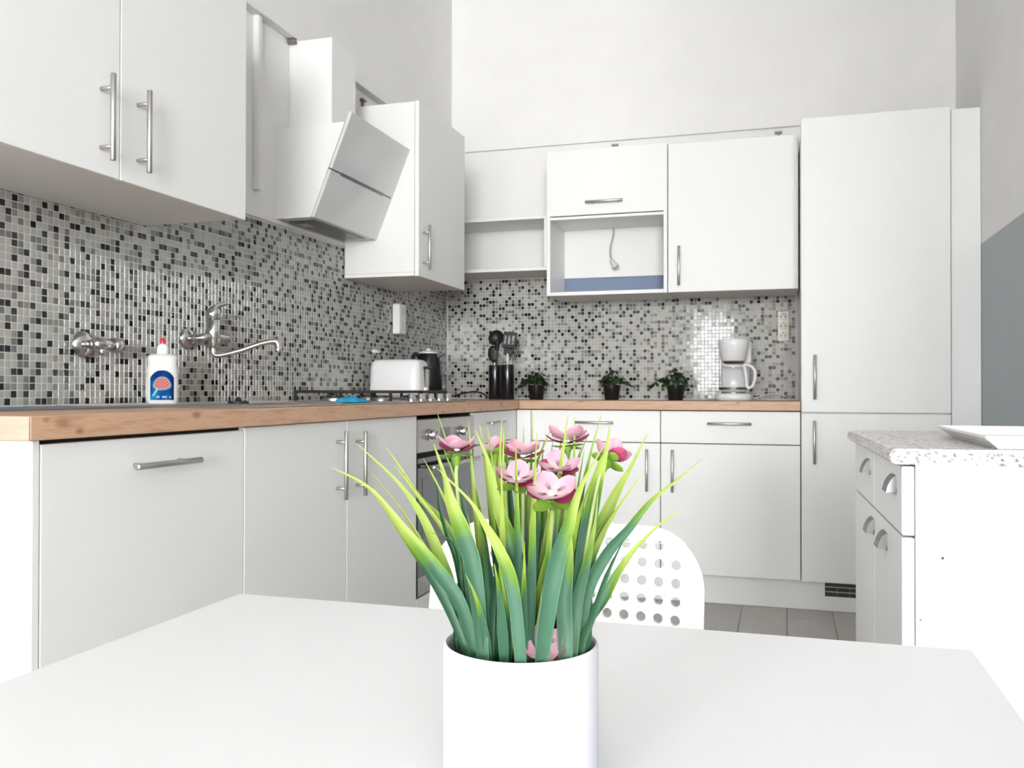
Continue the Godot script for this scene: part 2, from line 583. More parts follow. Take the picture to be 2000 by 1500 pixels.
func tile_shape(st: SurfaceTool, o: Vector3, u: Vector3, v: Vector3, n: Vector3, c: Color, coloured: bool) -> void:
	var h := 0.0081
	var g := 0.0005
	var d := 0.0009
	var tu := rng.randf_range(-0.000035, 0.000035)
	var tv := rng.randf_range(-0.000035, 0.000035)
	var base := []
	var top := []
	for q in [[-1, -1], [1, -1], [1, 1], [-1, 1]]:
		base.append(o + u * (h * q[0]) + v * (h * q[1]))
		top.append(o + u * ((h - g) * q[0]) + v * ((h - g) * q[1]) + n * (d + tu * q[0] + tv * q[1]))
	if coloured:
		st.set_color(c)
	quad_out(st, top[0], top[1], top[2], top[3], n)
	var outs := [-v, u, v, -u]
	for k in 4:
		quad_out(st, base[k], base[(k + 1) % 4], top[(k + 1) % 4], top[k], n + outs[k])

func build_mosaic(wl: Node3D, wb: Node3D) -> void:
	var pitch := 0.01825
	var y0 := 0.9084
	var left := part(wl, "mosaic_backsplash", rbox(Vector3(0.004, 1.558 - 0.903, 3.46), 0.0), M.grout, Vector3(0.002, (1.558 + 0.903) / 2, 1.73))
	var back := part(wb, "mosaic_backsplash", rbox(Vector3(1.858 - 0.004, 1.548 - 0.903, 0.004), 0.0), M.grout, Vector3((1.858 + 0.004) / 2, (1.548 + 0.903) / 2, 0.002))
	boxm(wl, "mosaic_edge_strip", Vector3(0, 1.558, 1.0), Vector3(0.010, 1.572, 2.47), M.trimwhite, 0.001)
	# the tiles that show largest are pieces of their own; the rest form one sheet
	var shapes := []
	for i in 6:
		var st1 := new_st()
		tile_shape(st1, Vector3.ZERO, Vector3(0, 0, -1), Vector3.UP, Vector3.RIGHT, Color.WHITE, false)
		shapes.append(st1.commit())
	var tones := []
	for c in TONES:
		tones.append(mat(lin(c[0], c[1], c[2]), 0.07, 0.0, 0.42))
	var rest := new_st()
	var single := 0
	var zc := 3.45
	var i := 0
	while zc - pitch * i > 0.012:
		var z := zc - pitch * (i + 0.5) - 0.0012 * floorf(i / 16.0)
		if z < 0.012:
			break
		for j in 35:
			var y := y0 + pitch * (j + 0.5) + 0.0014 * floorf((j + 2) / 16.0)
			if y > 1.551:
				break
			var k := tile_tone(i, j, 0)
			if single < 300 and z < 2.962 and y < 1.41:
				part(left, "tile", shapes[rng.randi_range(0, 5)], tones[k], Vector3(0.004, y, z))
				single += 1
			else:
				tile_shape(rest, Vector3(0.004, y, z), Vector3(0, 0, -1), Vector3.UP, Vector3.RIGHT, tone_colour(k), true)
		i += 1
	var ro := part(left, "tiles", rest.commit(), M.tile_vc)
	ro.set_meta("kind", "stuff")
	var bst := new_st()
	i = 0
	while true:
		var x := 0.012 + pitch * (i + 0.5) + 0.0012 * floorf(i / 16.0)
		if x > 1.85:
			break
		for j in 35:
			var y := y0 + pitch * (j + 0.5) + 0.0014 * floorf((j + 2) / 16.0)
			if y > 1.542:
				break
			tile_shape(bst, Vector3(x, y, 0.004), Vector3.RIGHT, Vector3.UP, Vector3(0, 0, 1), tone_colour(tile_tone(i, j, 1)), true)
		i += 1
	var bo := part(back, "tiles", bst.commit(), M.tile_vc)
	bo.set_meta("kind", "stuff")

# ---------------------------------------------------------------- fitted cabinets
# a bar handle: centre on the door face, axis of the bar, outward normal
func bar_handle(door: Node3D, at: Vector3, axis: Vector3, n: Vector3, l := 0.19, standoff := 0.03) -> void:
	var st := new_st()
	var c := n * standoff
	st_cyl(st, c - axis * l / 2, c + axis * l / 2, 0.0062, 16)
	for k in [-1.0, 1.0]:
		st_cyl(st, axis * (k * l * 0.337), axis * (k * l * 0.337) + n * (standoff - 0.003), 0.0046, 12)
	part(door, "handle", st.commit(), M.steel, at)

func fronts_x(c: Node3D, called: String, x: float, z0: float, z1: float, y0: float, y1: float) -> MeshInstance3D:
	return boxm(c, called, Vector3(x - 0.018, y0, z0 + 0.0015), Vector3(x, y1, z1 - 0.0015), M.cab, 0.0014)

func fronts_z(c: Node3D, called: String, z: float, x0: float, x1: float, y0: float, y1: float) -> MeshInstance3D:
	return boxm(c, called, Vector3(x0 + 0.0018, y0, z - 0.018), Vector3(x1 - 0.0018, y1, z), M.cab, 0.0014)

func build_base_units() -> void:
	var xd := 0.579
	var zd := 0.579
	var yb := 0.1304
	var yt := 0.853
	var c: Node3D
	var d: MeshInstance3D
	# left run, from the open end of the worktop to the corner
	c = thing("base_cabinet", "white base cabinet at the open worktop end with a wide front and horizontal handle", "cabinet", Vector3(0.3, 0, 3.11))
	boxm(c, "carcass", Vector3(0.03, yb, 2.812), Vector3(xd - 0.020, 0.8605, 3.408), M.gap, 0.0)
	boxm(c, "side_panel", Vector3(0.006, 0.001, 3.4105), Vector3(xd, 0.8605, 3.4265), M.cab)
	d = fronts_x(c, "door", xd, 2.8104, 3.4095, yb, yt)
	bar_handle(d, Vector3(xd, 0.800, 3.115), Vector3(0, 0, 1), Vector3.RIGHT, 0.195, 0.034)
	c = thing("sink_cabinet", "white double-door base cabinet under the sink with two vertical bar handles side by side", "cabinet", Vector3(0.3, 0, 2.3))
	boxm(c, "carcass", Vector3(0.03, yb, 1.785), Vector3(xd - 0.020, 0.745, 2.809), M.gap, 0.0)
	d = fronts_x(c, "door", xd, 2.2967, 2.8104, yb, yt + 0.006)
	bar_handle(d, Vector3(xd, 0.736, 2.36), Vector3.UP, Vector3.RIGHT, 0.193, 0.031)
	d = fronts_x(c, "door", xd, 1.7832, 2.2967, yb, yt + 0.006)
	bar_handle(d, Vector3(xd, 0.732, 2.239), Vector3.UP, Vector3.RIGHT, 0.190, 0.031)
	build_oven(xd)
	c = thing("drawer_cabinet", "narrow white base cabinet between oven and worktop corner with a drawer above its door", "cabinet", Vector3(0.3, 0, 0.9))
	boxm(c, "carcass", Vector3(0.03, yb, 0.60), Vector3(xd - 0.020, 0.8605, 1.189), M.gap, 0.0)
	d = fronts_x(c, "drawer", xd, 0.655, 1.1912, 0.7235, yt + 0.004)
	bar_handle(d, Vector3(xd, 0.809, 0.95), Vector3(0, 0, 1), Vector3.RIGHT, 0.20, 0.03)
	d = fronts_x(c, "door", xd, 0.655, 1.1912, yb, 0.7195)
	boxm(c, "corner_filler", Vector3(xd - 0.018, yb, 0.581), Vector3(xd, yt + 0.004, 0.6535), M.cab)
	# far run
	c = thing("drawer_cabinet", "white drawer-and-door base cabinet between the worktop corner and the coffee maker cabinet", "cabinet", Vector3(0.95, 0, 0.3))
	boxm(c, "carcass", Vector3(0.64, yb, 0.03), Vector3(1.255, 0.8605, zd - 0.020), M.gap, 0.0)
	boxm(c, "corner_filler", Vector3(xd + 0.001, yb, zd - 0.018), Vector3(0.6485, yt + 0.004, zd), M.cab)
	d = fronts_z(c, "drawer", zd, 0.6498, 1.2562, 0.7145, yt + 0.004)
	bar_handle(d, Vector3(0.957, 0.802, zd), Vector3.RIGHT, Vector3(0, 0, 1), 0.178)
	d = fronts_z(c, "door", zd, 0.6498, 1.2562, yb, 0.7105)
	bar_handle(d, Vector3(1.198, 0.59, zd), Vector3.UP, Vector3(0, 0, 1))
	c = thing("drawer_cabinet", "white base cabinet below the coffee maker with a drawer above a left-handled door", "cabinet", Vector3(1.55, 0, 0.3))
	boxm(c, "carcass", Vector3(1.257, yb, 0.03), Vector3(1.856, 0.8605, zd - 0.020), M.gap, 0.0)
	d = fronts_z(c, "drawer", zd, 1.2562, 1.8579, 0.7145, yt + 0.004)
	bar_handle(d, Vector3(1.559, 0.803, zd), Vector3.RIGHT, Vector3(0, 0, 1), 0.188)
	d = fronts_z(c, "door", zd, 1.2562, 1.8579, yb, 0.7105)
	bar_handle(d, Vector3(1.312, 0.59, zd), Vector3.UP, Vector3(0, 0, 1))
	# tall unit
	c = thing("tall_cabinet", "tall white built-in fridge cabinet with two doors and two stacked vertical handles", "cabinet", Vector3(2.15, 0, 0.3))
	boxm(c, "carcass", Vector3(1.860, yb, 0.012), Vector3(2.446, 2.118, zd - 0.020), M.carcass, 0.0)
	d = fronts_z(c, "door", zd + 0.001, 1.8585, 2.4495, 0.8565, 2.1257)
	bar_handle(d, Vector3(1.915, 1.007, zd), Vector3.UP, Vector3(0, 0, 1))
	d = fronts_z(c, "door", zd + 0.001, 1.8585, 2.4495, yb - 0.002, 0.8505)
	bar_handle(d, Vector3(1.913, 0.728, zd), Vector3.UP, Vector3(0, 0, 1), 0.186)
	c = thing("filler_panel", "narrow tall white filler board between the fridge cabinet and the right wall", "panel", Vector3(2.5, 0, 0.56))
	boxm(c, "board", Vector3(2.4535, 0.001, 0.545), Vector3(2.5635, 2.117, 0.563), M.cab)
	boxm(c, "edge_strip", Vector3(2.4515, 0.001, 0.543), Vector3(2.4533, 2.117, 0.564), M.trimwhite, 0.0005)
	# plinths
	c = thing("plinth", "white plinth board under the far base cabinets with a black air vent", "plinth", Vector3(1.5, 0, 0.55))
	boxm(c, "board", Vector3(0.545, 0.001, 0.530), Vector3(2.450, 0.128, 0.546), M.plinth)
	var v := boxm(c, "vent", Vector3(1.957, 0.064, 0.5462), Vector3(2.160, 0.1245, 0.5480), M.black, 0.0004)
	for k in 2:
		boxm(v, "slat", Vector3(1.959, 0.083 + k * 0.021, 0.548), Vector3(2.158, 0.0862 + k * 0.021, 0.5515), M.steel, 0.0006)
	for k in 3:
		boxm(v, "rib", Vector3(2.006 + k * 0.05, 0.066, 0.548), Vector3(2.0085 + k * 0.05, 0.1065, 0.5505), M.darksteel, 0.0006)
	c = thing("plinth", "white plinth board under the sink side base cabinets", "plinth", Vector3(0.53, 0, 2.0))
	boxm(c, "board", Vector3(0.520, 0.001, 0.548), Vector3(0.536, 0.128, 3.409), M.plinth)
	# L-shaped worktop, two lengths butted in the corner
	c = thing("worktop", "L-shaped oak-look kitchen worktop with knots on its front edge", "worktop", Vector3(0.3, 0.8616, 1.8))
	var w := boxm(c, "section", Vector3(0.0045, 0.8616, 0.0045), Vector3(0.5975, TOP_Y, 3.4490), M.wood_z, 0.002)
	boxm(w, "end_band", Vector3(0.0045, 0.8622, 3.4490), Vector3(0.5970, TOP_Y - 0.0006, 3.4514), M.wood_end, 0.0004)
	boxm(c, "section", Vector3(0.5982, 0.8616, 0.0045), Vector3(1.8575, TOP_Y, 0.6011), M.wood_x, 0.002)

func build_oven(xd: float) -> void:
	var z0 := 1.193
	var z1 := 1.782
	var c := thing("oven_cabinet", "white housing cabinet around the built-in oven with a plain low front panel", "cabinet", Vector3(0.3, 0, 1.49))
	boxm(c, "base_panel", Vector3(0.03, 0.1304, z0), Vector3(xd - 0.02, 0.150, z1), M.carcass, 0.0)
	boxm(c, "front_panel", Vector3(xd - 0.018, 0.1304, z0), Vector3(xd, 0.228, z1), M.cab)
	c = thing("oven", "stainless steel built-in oven with chrome knobs and dark glass door", "oven", Vector3(0.3, 0.15, 1.49))
	boxm(c, "body", Vector3(0.05, 0.151, z0 + 0.01), Vector3(xd - 0.022, 0.848, z1 - 0.01), M.gap, 0.0)
	var p := boxm(c, "control_panel", Vector3(xd - 0.02, 0.7300, z0 + 0.002), Vector3(xd + 0.004, 0.846, z1 - 0.002), M.ovensteel, 0.002)
	boxm(p, "display", Vector3(xd + 0.004, 0.772, 1.47), Vector3(xd + 0.0048, 0.812, 1.57), M.blackglass, 0.0003)
	for z in [1.675, 1.36]:
		var k := part(p, "knob", lathe([Vector2(0, 0), Vector2(0.021, 0), Vector2(0.022, 0.004), Vector2(0.0165, 0.006), Vector2(0.0155, 0.024), Vector2(0.013, 0.027), Vector2(0, 0.027)], 24, Transform3D(axis_basis(Vector3.RIGHT), Vector3.ZERO)), M.chrome, Vector3(xd + 0.004, 0.790, z))
		part(k, "pointer", rbox(Vector3(0.003, 0.016, 0.0026), 0.0006), M.black, Vector3(xd + 0.0315, 0.796, z))
	var d := boxm(c, "door", Vector3(xd - 0.02, 0.2340, z0 + 0.002), Vector3(xd + 0.002, 0.7120, z1 - 0.002), M.blackglass, 0.002)
	boxm(d, "window", Vector3(xd + 0.002, 0.335, z0 + 0.05), Vector3(xd + 0.0032, 0.640, z1 - 0.045), M.ovenglass, 0.0006)
	boxm(d, "lower_trim", Vector3(xd + 0.002, 0.236, z0 + 0.004), Vector3(xd + 0.004, 0.300, z1 - 0.004), M.ovensteel, 0.0008)
	var st := new_st()
	st_cyl(st, Vector3(xd + 0.04, 0.678, z0 + 0.05), Vector3(xd + 0.04, 0.678, z1 - 0.05), 0.008, 16)
	for z in [z0 + 0.09, z1 - 0.09]:
		st_cyl(st, Vector3(xd, 0.678, z), Vector3(xd + 0.038, 0.678, z), 0.006, 12)
	part(d, "handle", st.commit(), M.ovensteel)

func wall_box(c: Node3D, lo: Vector3, hi: Vector3) -> void:    # closed carcass; its underside is bare board
	boxm(c, "carcass", lo + Vector3(0, 0.016, 0), hi, M.carcass, 0.0008)
	boxm(c, "bottom_board", lo, Vector3(hi.x, lo.y + 0.0155, hi.z), M.carcass, 0.0008)

func bracket(c: Node3D, at: Vector3, n: Vector3) -> void:
	var side := n.cross(Vector3.UP)
	var st := new_st()
	st_box(st, Vector3(0.012, 0.10, 0.012), 0.001, at + n * 0.008)
	st_box(st, (n * 0.018 + side * 0.034 + Vector3.UP * 0.010).abs(), 0.001, at + n * 0.010 + Vector3.UP * 0.045)
	part(c, "hanging_bracket", st.commit(), M.bracket)

func build_wall_units() -> void:
	var c: Node3D
	var d: MeshInstance3D
	# near double-door unit
	c = thing("wall_cabinet", "large white double-door wall cabinet above the dish soap with two vertical handles", "cabinet", Vector3(0.17, 1.4226, 2.95))
	wall_box(c, Vector3(0.0105, 1.4226, 2.4635), Vector3(0.331, 2.125, 3.455))
	d = fronts_x(c, "door", 0.3509, 2.9568, 3.4566, 1.4206, 2.125)
	bar_handle(d, Vector3(0.3509, 1.5425, 3.018), Vector3.UP, Vector3.RIGHT, 0.191, 0.034)
	d = fronts_x(c, "door", 0.3509, 2.4616, 2.9568, 1.4206, 2.125)
	bar_handle(d, Vector3(0.3509, 1.5425, 2.901), Vector3.UP, Vector3.RIGHT, 0.191, 0.034)
	# unit right of the hood
	c = thing("wall_cabinet", "narrow white single-door wall cabinet to the right of the cooker hood", "cabinet", Vector3(0.17, 1.42, 0.95))
	wall_box(c, Vector3(0.0105, 1.4215, 0.670), Vector3(0.328, 2.143, 1.2205))
	d = fronts_x(c, "door", 0.3484, 0.6664, 1.2233, 1.4195, 2.1448)
	bar_handle(d, Vector3(0.3484, 1.5435, 1.176), Vector3.UP, Vector3.RIGHT, 0.186, 0.030)
	bracket(c, Vector3(0, 2.185, 1.05), Vector3.RIGHT)
	# open corner box
	c = thing("corner_shelf", "open white shelf box without a door in the corner of the wall units", "shelf", Vector3(0.33, 1.553, 0.15))
	boxm(c, "back_board", Vector3(0.006, 1.570, 0.0125), Vector3(0.654, 1.812, 0.0165), M.carcass, 0.0)
	boxm(c, "bottom_board", Vector3(0.006, 1.553, 0.0125), Vector3(0.654, 1.5695, 0.300), M.carcass)
	boxm(c, "top_board", Vector3(0.006, 1.8125, 0.0125), Vector3(0.654, 1.829, 0.300), M.carcass)
	boxm(c, "side_board", Vector3(0.006, 1.570, 0.017), Vector3(0.022, 1.812, 0.300), M.carcass)
	boxm(c, "side_board", Vector3(0.638, 1.570, 0.017), Vector3(0.654, 1.812, 0.300), M.carcass)
	# unit with lift-up flap and open niche
	var x0 := 0.6601
	var x1 := 1.2570
	var zf := 0.3337
	c = thing("niche_cabinet", "white wall cabinet with a lift-up flap above an open appliance niche", "cabinet", Vector3(0.958, 1.4178, 0.17))
	for k in [x0, x1 - 0.0195]:
		boxm(c, "side_board", Vector3(k + 0.0008, 1.4178, 0.0105), Vector3(k + 0.0188, 2.135, zf - 0.0015 if true else zf), M.cab)
	boxm(c, "bottom_board", Vector3(x0 + 0.0190, 1.4178, 0.0105), Vector3(x1 - 0.0190, 1.4358, zf - 0.0015), M.cab)
	boxm(c, "shelf_board", Vector3(x0 + 0.0190, 1.7935, 0.0105), Vector3(x1 - 0.0190, 1.8075, zf - 0.0025), M.cab)
	boxm(c, "top_board", Vector3(x0 + 0.0190, 2.119, 0.0105), Vector3(x1 - 0.0190, 2.135, zf - 0.022), M.carcass)
	boxm(c, "back_board", Vector3(x0 + 0.0190, 1.541, 0.0225), Vector3(x1 - 0.0190, 1.7930, 0.0265), M.carcass, 0.0)
	boxm(c, "back_strip", Vector3(x0 + 0.0190, 1.4362, 0.0125), Vector3(x1 - 0.0190, 1.541, 0.0165), M.bluestrip, 0.0)
	boxm(c, "upper_back", Vector3(x0 + 0.0190, 1.808, 0.0225), Vector3(x1 - 0.0190, 2.1185, 0.0265), M.carcass, 0.0)
	d = boxm(c, "flap", Vector3(x0 + 0.0005, 1.8120, zf - 0.018), Vector3(x1 - 0.003, 2.137, zf), M.cab, 0.0014)
	bar_handle(d, Vector3(0.954, 1.8695, zf), Vector3.RIGHT, Vector3(0, 0, 1), 0.184)
	bracket(c, Vector3(0.945, 2.187, 0), Vector3(0, 0, 1))
	# single-door unit beside the tall cabinet
	c = thing("wall_cabinet", "white single-door wall cabinet above the coffee maker beside the fridge cabinet", "cabinet", Vector3(1.55, 1.4178, 0.17))
	wall_box(c, Vector3(1.2585, 1.4195, 0.0105), Vector3(1.8545, 2.120, 0.3135))
	d = fronts_z(c, "door", zf + 0.001, 1.2590, 1.8535, 1.4178, 2.1276)
	bar_handle(d, Vector3(1.314, 1.5410, zf), Vector3.UP, Vector3(0, 0, 1), 0.187)
	bracket(c, Vector3(1.765, 2.187, 0), Vector3(0, 0, 1))
	# loose appliance lead in the niche
	c = thing("power_lead", "short grey power lead with a cream plug hanging in the open niche", "cable", Vector3(0.94, 1.6, 0.06))
	part(c, "cord", tube(smooth_path([Vector3(0.945, 1.7925, 0.045), Vector3(0.944, 1.752, 0.05), Vector3(0.932, 1.70, 0.055), Vector3(0.929, 1.66, 0.055), Vector3(0.938, 1.622, 0.06)]), 0.0038), M.wire)
	var pl := part(c, "plug", cyl(Vector3(0.936, 1.626, 0.06), Vector3(0.962, 1.584, 0.066), 0.011, 16, 0.0185, 0.003), M.cream)
	for k in [-1.0, 1.0]:
		part(pl, "pin", cyl(Vector3(0.959 + k * 0.007, 1.589 + k * 0.003, 0.066), Vector3(0.970 + k * 0.007, 1.571 + k * 0.003, 0.069), 0.0024, 8), M.steel)

func build_hood() -> void:
	var z0 := 1.226
	var z1 := 1.742
	var c := thing("cooker_hood", "white angled cooker hood with a tilted glass front and boxy chimney", "hood", Vector3(0.1, 1.578, 1.48))
	# body: side profile in x, y, extruded along z
	var poly := PackedVector2Array([Vector2(0.0, 1.578), Vector2(0.140, 1.578), Vector2(0.276, 1.914), Vector2(0.0, 1.914)])
	var body := part(c, "body", prism(poly, Vector3(0, 0, z0), Vector3.RIGHT, Vector3.UP, Vector3(0, 0, z1 - z0 - 0.008)), M.hoodwhite)
	boxm(body, "filter", Vector3(0.018, 1.5745, z0 + 0.04), Vector3(0.126, 1.5778, z1 - 0.06), M.darksteel, 0.001)
	boxm(body, "light_strip", Vector3(0.03, 1.5725, z1 - 0.16), Vector3(0.075, 1.5743, z1 - 0.09), M.steel, 0.001)
	boxm(c, "chimney", Vector3(0.0365, 1.9145, 1.459), Vector3(0.180, 2.262, 1.653), M.hoodwhite, 0.0015)
	boxm(c, "chimney_back", Vector3(0.0005, 1.9145, 1.461), Vector3(0.0360, 2.2690, 1.651), M.hoodwhite, 0.0)
	boxm(c, "fixing_clip", Vector3(0.002, 2.250, 1.6535), Vector3(0.034, 2.268, 1.672), M.bracket, 0.002)
	# two glass leaves with a dark slot between them
	var b0 := Vector3(0.146, 1.579, 0)
	var b1 := Vector3(0.298, 1.948, 0)
	var dir := (b1 - b0)
	var l := dir.length()
	dir = dir.normalized()
	var nrm := Vector3(dir.y, -dir.x, 0)
	var bs := Basis(nrm, dir, Vector3(0, 0, 1).normalized())
	bs = Basis(nrm, dir, nrm.cross(dir))
	var zz := z1 - 1.198
	var cut := 0.463
	for q in [[0.0, cut - 0.006], [cut + 0.004, 1.0]]:
		var h: float = (q[1] - q[0]) * l
		var st := new_st()
		st_box(st, Vector3(0.012, h, zz), 0.0015)
		var mid: Vector3 = b0 + dir * (l * (q[0] + q[1]) / 2) + nrm * 0.006
		part(c, "glass_panel", st.commit(), M.hoodglass, Vector3(mid.x, mid.y, (z1 + 1.198) / 2), bs)
	var mp := b0 + dir * (l * (cut - 0.001))
	part(c, "slot_trim", rbox(Vector3(0.006, 0.010, zz - 0.004), 0.0008), M.black, Vector3(mp.x, mp.y, (z1 + 1.198) / 2) + nrm * 0.002, bs)
	part(c, "control_strip", rbox(Vector3(0.004, 0.012, 0.36), 0.001), M.darksteel, Vector3(mp.x, mp.y, 1.49) + nrm * 0.0125 - dir * 0.001, bs)

# ---------------------------------------------------------------- worktop objects
func build_sink_and_taps() -> void:
	var y := TOP_Y
	var c := thing("sink", "stainless steel inset kitchen sink with a low rim below the mixer tap", "sink", Vector3(0.3, y, 2.3))
	var st := new_st()
	var x0 := 0.10
	var x1 := 0.545
	var z0 := 1.86
	var z1 := 2.71
	# rim boards round the bowl opening and a raised lip
	boxm(c, "rim", Vector3(x0, y + 0.0003, 2.36), Vector3(x1, y + 0.004, z1), M.steel, 0.0012)
	boxm(c, "rim", Vector3(x0, y + 0.0003, z0), Vector3(x1, y + 0.004, 1.92), M.steel, 0.0012)
	boxm(c, "rim", Vector3(x0, y + 0.0003, 1.92), Vector3(0.16, y + 0.004, 2.36), M.steel, 0.0012)
	boxm(c, "rim", Vector3(0.50, y + 0.0003, 1.92), Vector3(x1, y + 0.004, 2.36), M.steel, 0.0012)
	for k in 5:
		boxm(c, "drain_ridge", Vector3(0.17, y + 0.004, 2.40 + k * 0.055), Vector3(0.48, y + 0.0055, 2.412 + k * 0.055), M.steel, 0.0006)
	st_cyl(st, Vector3(0.25, y + 0.0041, 2.345), Vector3(0.25, y + 0.012, 2.345), 0.030, 20)
	st_cyl(st, Vector3(0.25, y + 0.012, 2.345), Vector3(0.25, y + 0.024, 2.345), 0.011, 14, 0.006)
	var o := thing("sink_plug", "black rubber sink plug on the sink rim below the mixer tap", "plug", Vector3(0.25, y + 0.004, 2.345))
	part(o, "stopper", st.commit(), M.black)
	# stop valve
	c = thing("water_valve", "chrome wall water valve with a round rosette left of the dish soap", "valve", Vector3(0.0045, 1.067, 2.694))
	part(c, "rosette", lathe([Vector2(0, 0), Vector2(0.036, 0), Vector2(0.036, 0.003), Vector2(0.031, 0.011), Vector2(0.018, 0.016), Vector2(0, 0.017)], 32, Transform3D(axis_basis(Vector3.RIGHT), Vector3.ZERO)), M.chrome, Vector3(0.0085, 1.067, 2.694))
	st = new_st()
	st_cyl(st, Vector3(0.02, 1.067, 2.694), Vector3(0.066, 1.067, 2.694), 0.0115, 18)
	st_cyl(st, Vector3(0.056, 1.067, 2.706), Vector3(0.056, 1.067, 2.640), 0.0145, 18, 0.0165, 0.002)
	st_cyl(st, Vector3(0.056, 1.062, 2.676), Vector3(0.056, 1.038, 2.676), 0.009, 14)
	part(c, "body", st.commit(), M.chrome)
	st = new_st()
	st_cyl(st, Vector3(0.056, 1.067, 2.640), Vector3(0.056, 1.067, 2.606), 0.021, 10, 0.0195, 0.004)
	st_cyl(st, Vector3(0.056, 1.067, 2.606), Vector3(0.056, 1.067, 2.602), 0.010, 14)
	part(c, "knob", st.commit(), M.chrome)
	# wall mixer
	c = thing("mixer_tap", "chrome wall-mounted mixer tap with a long spout above the sink", "tap", Vector3(0.0045, 1.109, 2.262))
	part(c, "rosette", lathe([Vector2(0, 0), Vector2(0.034, 0), Vector2(0.034, 0.003), Vector2(0.029, 0.011), Vector2(0.017, 0.016), Vector2(0, 0.017)], 32, Transform3D(axis_basis(Vector3.RIGHT), Vector3.ZERO)), M.chrome, Vector3(0.0085, 1.107, 2.262))
	part(c, "rosette", lathe([Vector2(0, 0), Vector2(0.034, 0), Vector2(0.034, 0.003), Vector2(0.029, 0.011), Vector2(0.017, 0.016), Vector2(0, 0.017)], 32, Transform3D(axis_basis(Vector3.RIGHT), Vector3.ZERO)), M.chrome, Vector3(0.0085, 1.107, 2.132))
	st = new_st()
	st_tube(st, smooth_path([Vector3(0.02, 1.107, 2.262), Vector3(0.058, 1.108, 2.262), Vector3(0.074, 1.112, 2.246), Vector3(0.076, 1.114, 2.20)]), 0.0125, 0.0125, 14)
	st_tube(st, smooth_path([Vector3(0.02, 1.107, 2.132), Vector3(0.058, 1.108, 2.132), Vector3(0.074, 1.112, 2.148), Vector3(0.076, 1.114, 2.20)]), 0.0125, 0.0125, 14)
	st_cyl(st, Vector3(0.076, 1.078, 2.222), Vector3(0.076, 1.168, 2.222), 0.0205, 24, 0.0205, 0.003)
	part(c, "body", st.commit(), M.chrome)
	st = new_st()
	st_cyl(st, Vector3(0.076, 1.169, 2.222), Vector3(0.076, 1.203, 2.222), 0.0225, 24, 0.0205, 0.004)
	st_tube(st, smooth_path([Vector3(0.076, 1.200, 2.222), Vector3(0.083, 1.212, 2.208), Vector3(0.098, 1.222, 2.182)]), 0.010, 0.006, 10)
	part(c, "lever", st.commit(), M.chrome)
	part(c, "spout", tube(smooth_path([Vector3(0.076, 1.08, 2.222), Vector3(0.080, 1.060, 2.222), Vector3(0.10, 1.056, 2.216), Vector3(0.16, 1.072, 2.196), Vector3(0.215, 1.092, 2.178), Vector3(0.25, 1.100, 2.166), Vector3(0.266, 1.096, 2.161), Vector3(0.270, 1.080, 2.160)]), 0.0085, 0.008, 12), M.chrome)
	part(c, "aerator", cyl(Vector3(0.270, 1.084, 2.160), Vector3(0.270, 1.066, 2.160), 0.0112, 16), M.chrome)
	# slate strip along the wall
	c = thing("draining_mat", "thin slate grey draining mat along the wall by the open worktop end", "mat", Vector3(0.14, y, 3.05))
	boxm(c, "sheet", Vector3(0.012, y + 0.0003, 2.735), Vector3(0.265, y + 0.0033, 3.40), M.mat_grey, 0.001)
	for k in 6:
		boxm(c, "rib", Vector3(0.03, y + 0.0033, 2.80 + k * 0.1), Vector3(0.25, y + 0.0045, 2.808 + k * 0.1), M.mat_grey, 0.0004)
	# sponge cloth
	c = thing("sponge_cloth", "crumpled turquoise sponge cloth on the sink rim by the hob", "cloth", Vector3(0.42, y + 0.004, 1.99))
	st = new_st()
	var r := RandomNumberGenerator.new()
	r.seed = 5
	var g := []
	for i in 9:
		var row := []
		for j in 7:
			var u := i / 8.0 - 0.5
			var v := j / 6.0 - 0.5
			var edge := 1.0 - 2.0 * maxf(absf(u), absf(v))
			row.append(Vector3(u * 0.11, 0.0012 + edge * 0.018 + r.randf() * 0.008 * minf(1.0, edge * 4.0), v * 0.085))
		g.append(row)
	for i in 8:
		for j in 6:
			quad_out(st, g[i][j], g[i + 1][j], g[i + 1][j + 1], g[i][j + 1], Vector3.UP)
			quad_out(st, g[i][j] * Vector3(1, 0, 1), g[i + 1][j] * Vector3(1, 0, 1), g[i + 1][j + 1] * Vector3(1, 0, 1), g[i][j + 1] * Vector3(1, 0, 1), Vector3.DOWN)
	part(c, "cloth", st.commit(), M.cyan, Vector3(0.42, y + 0.0045, 1.96))

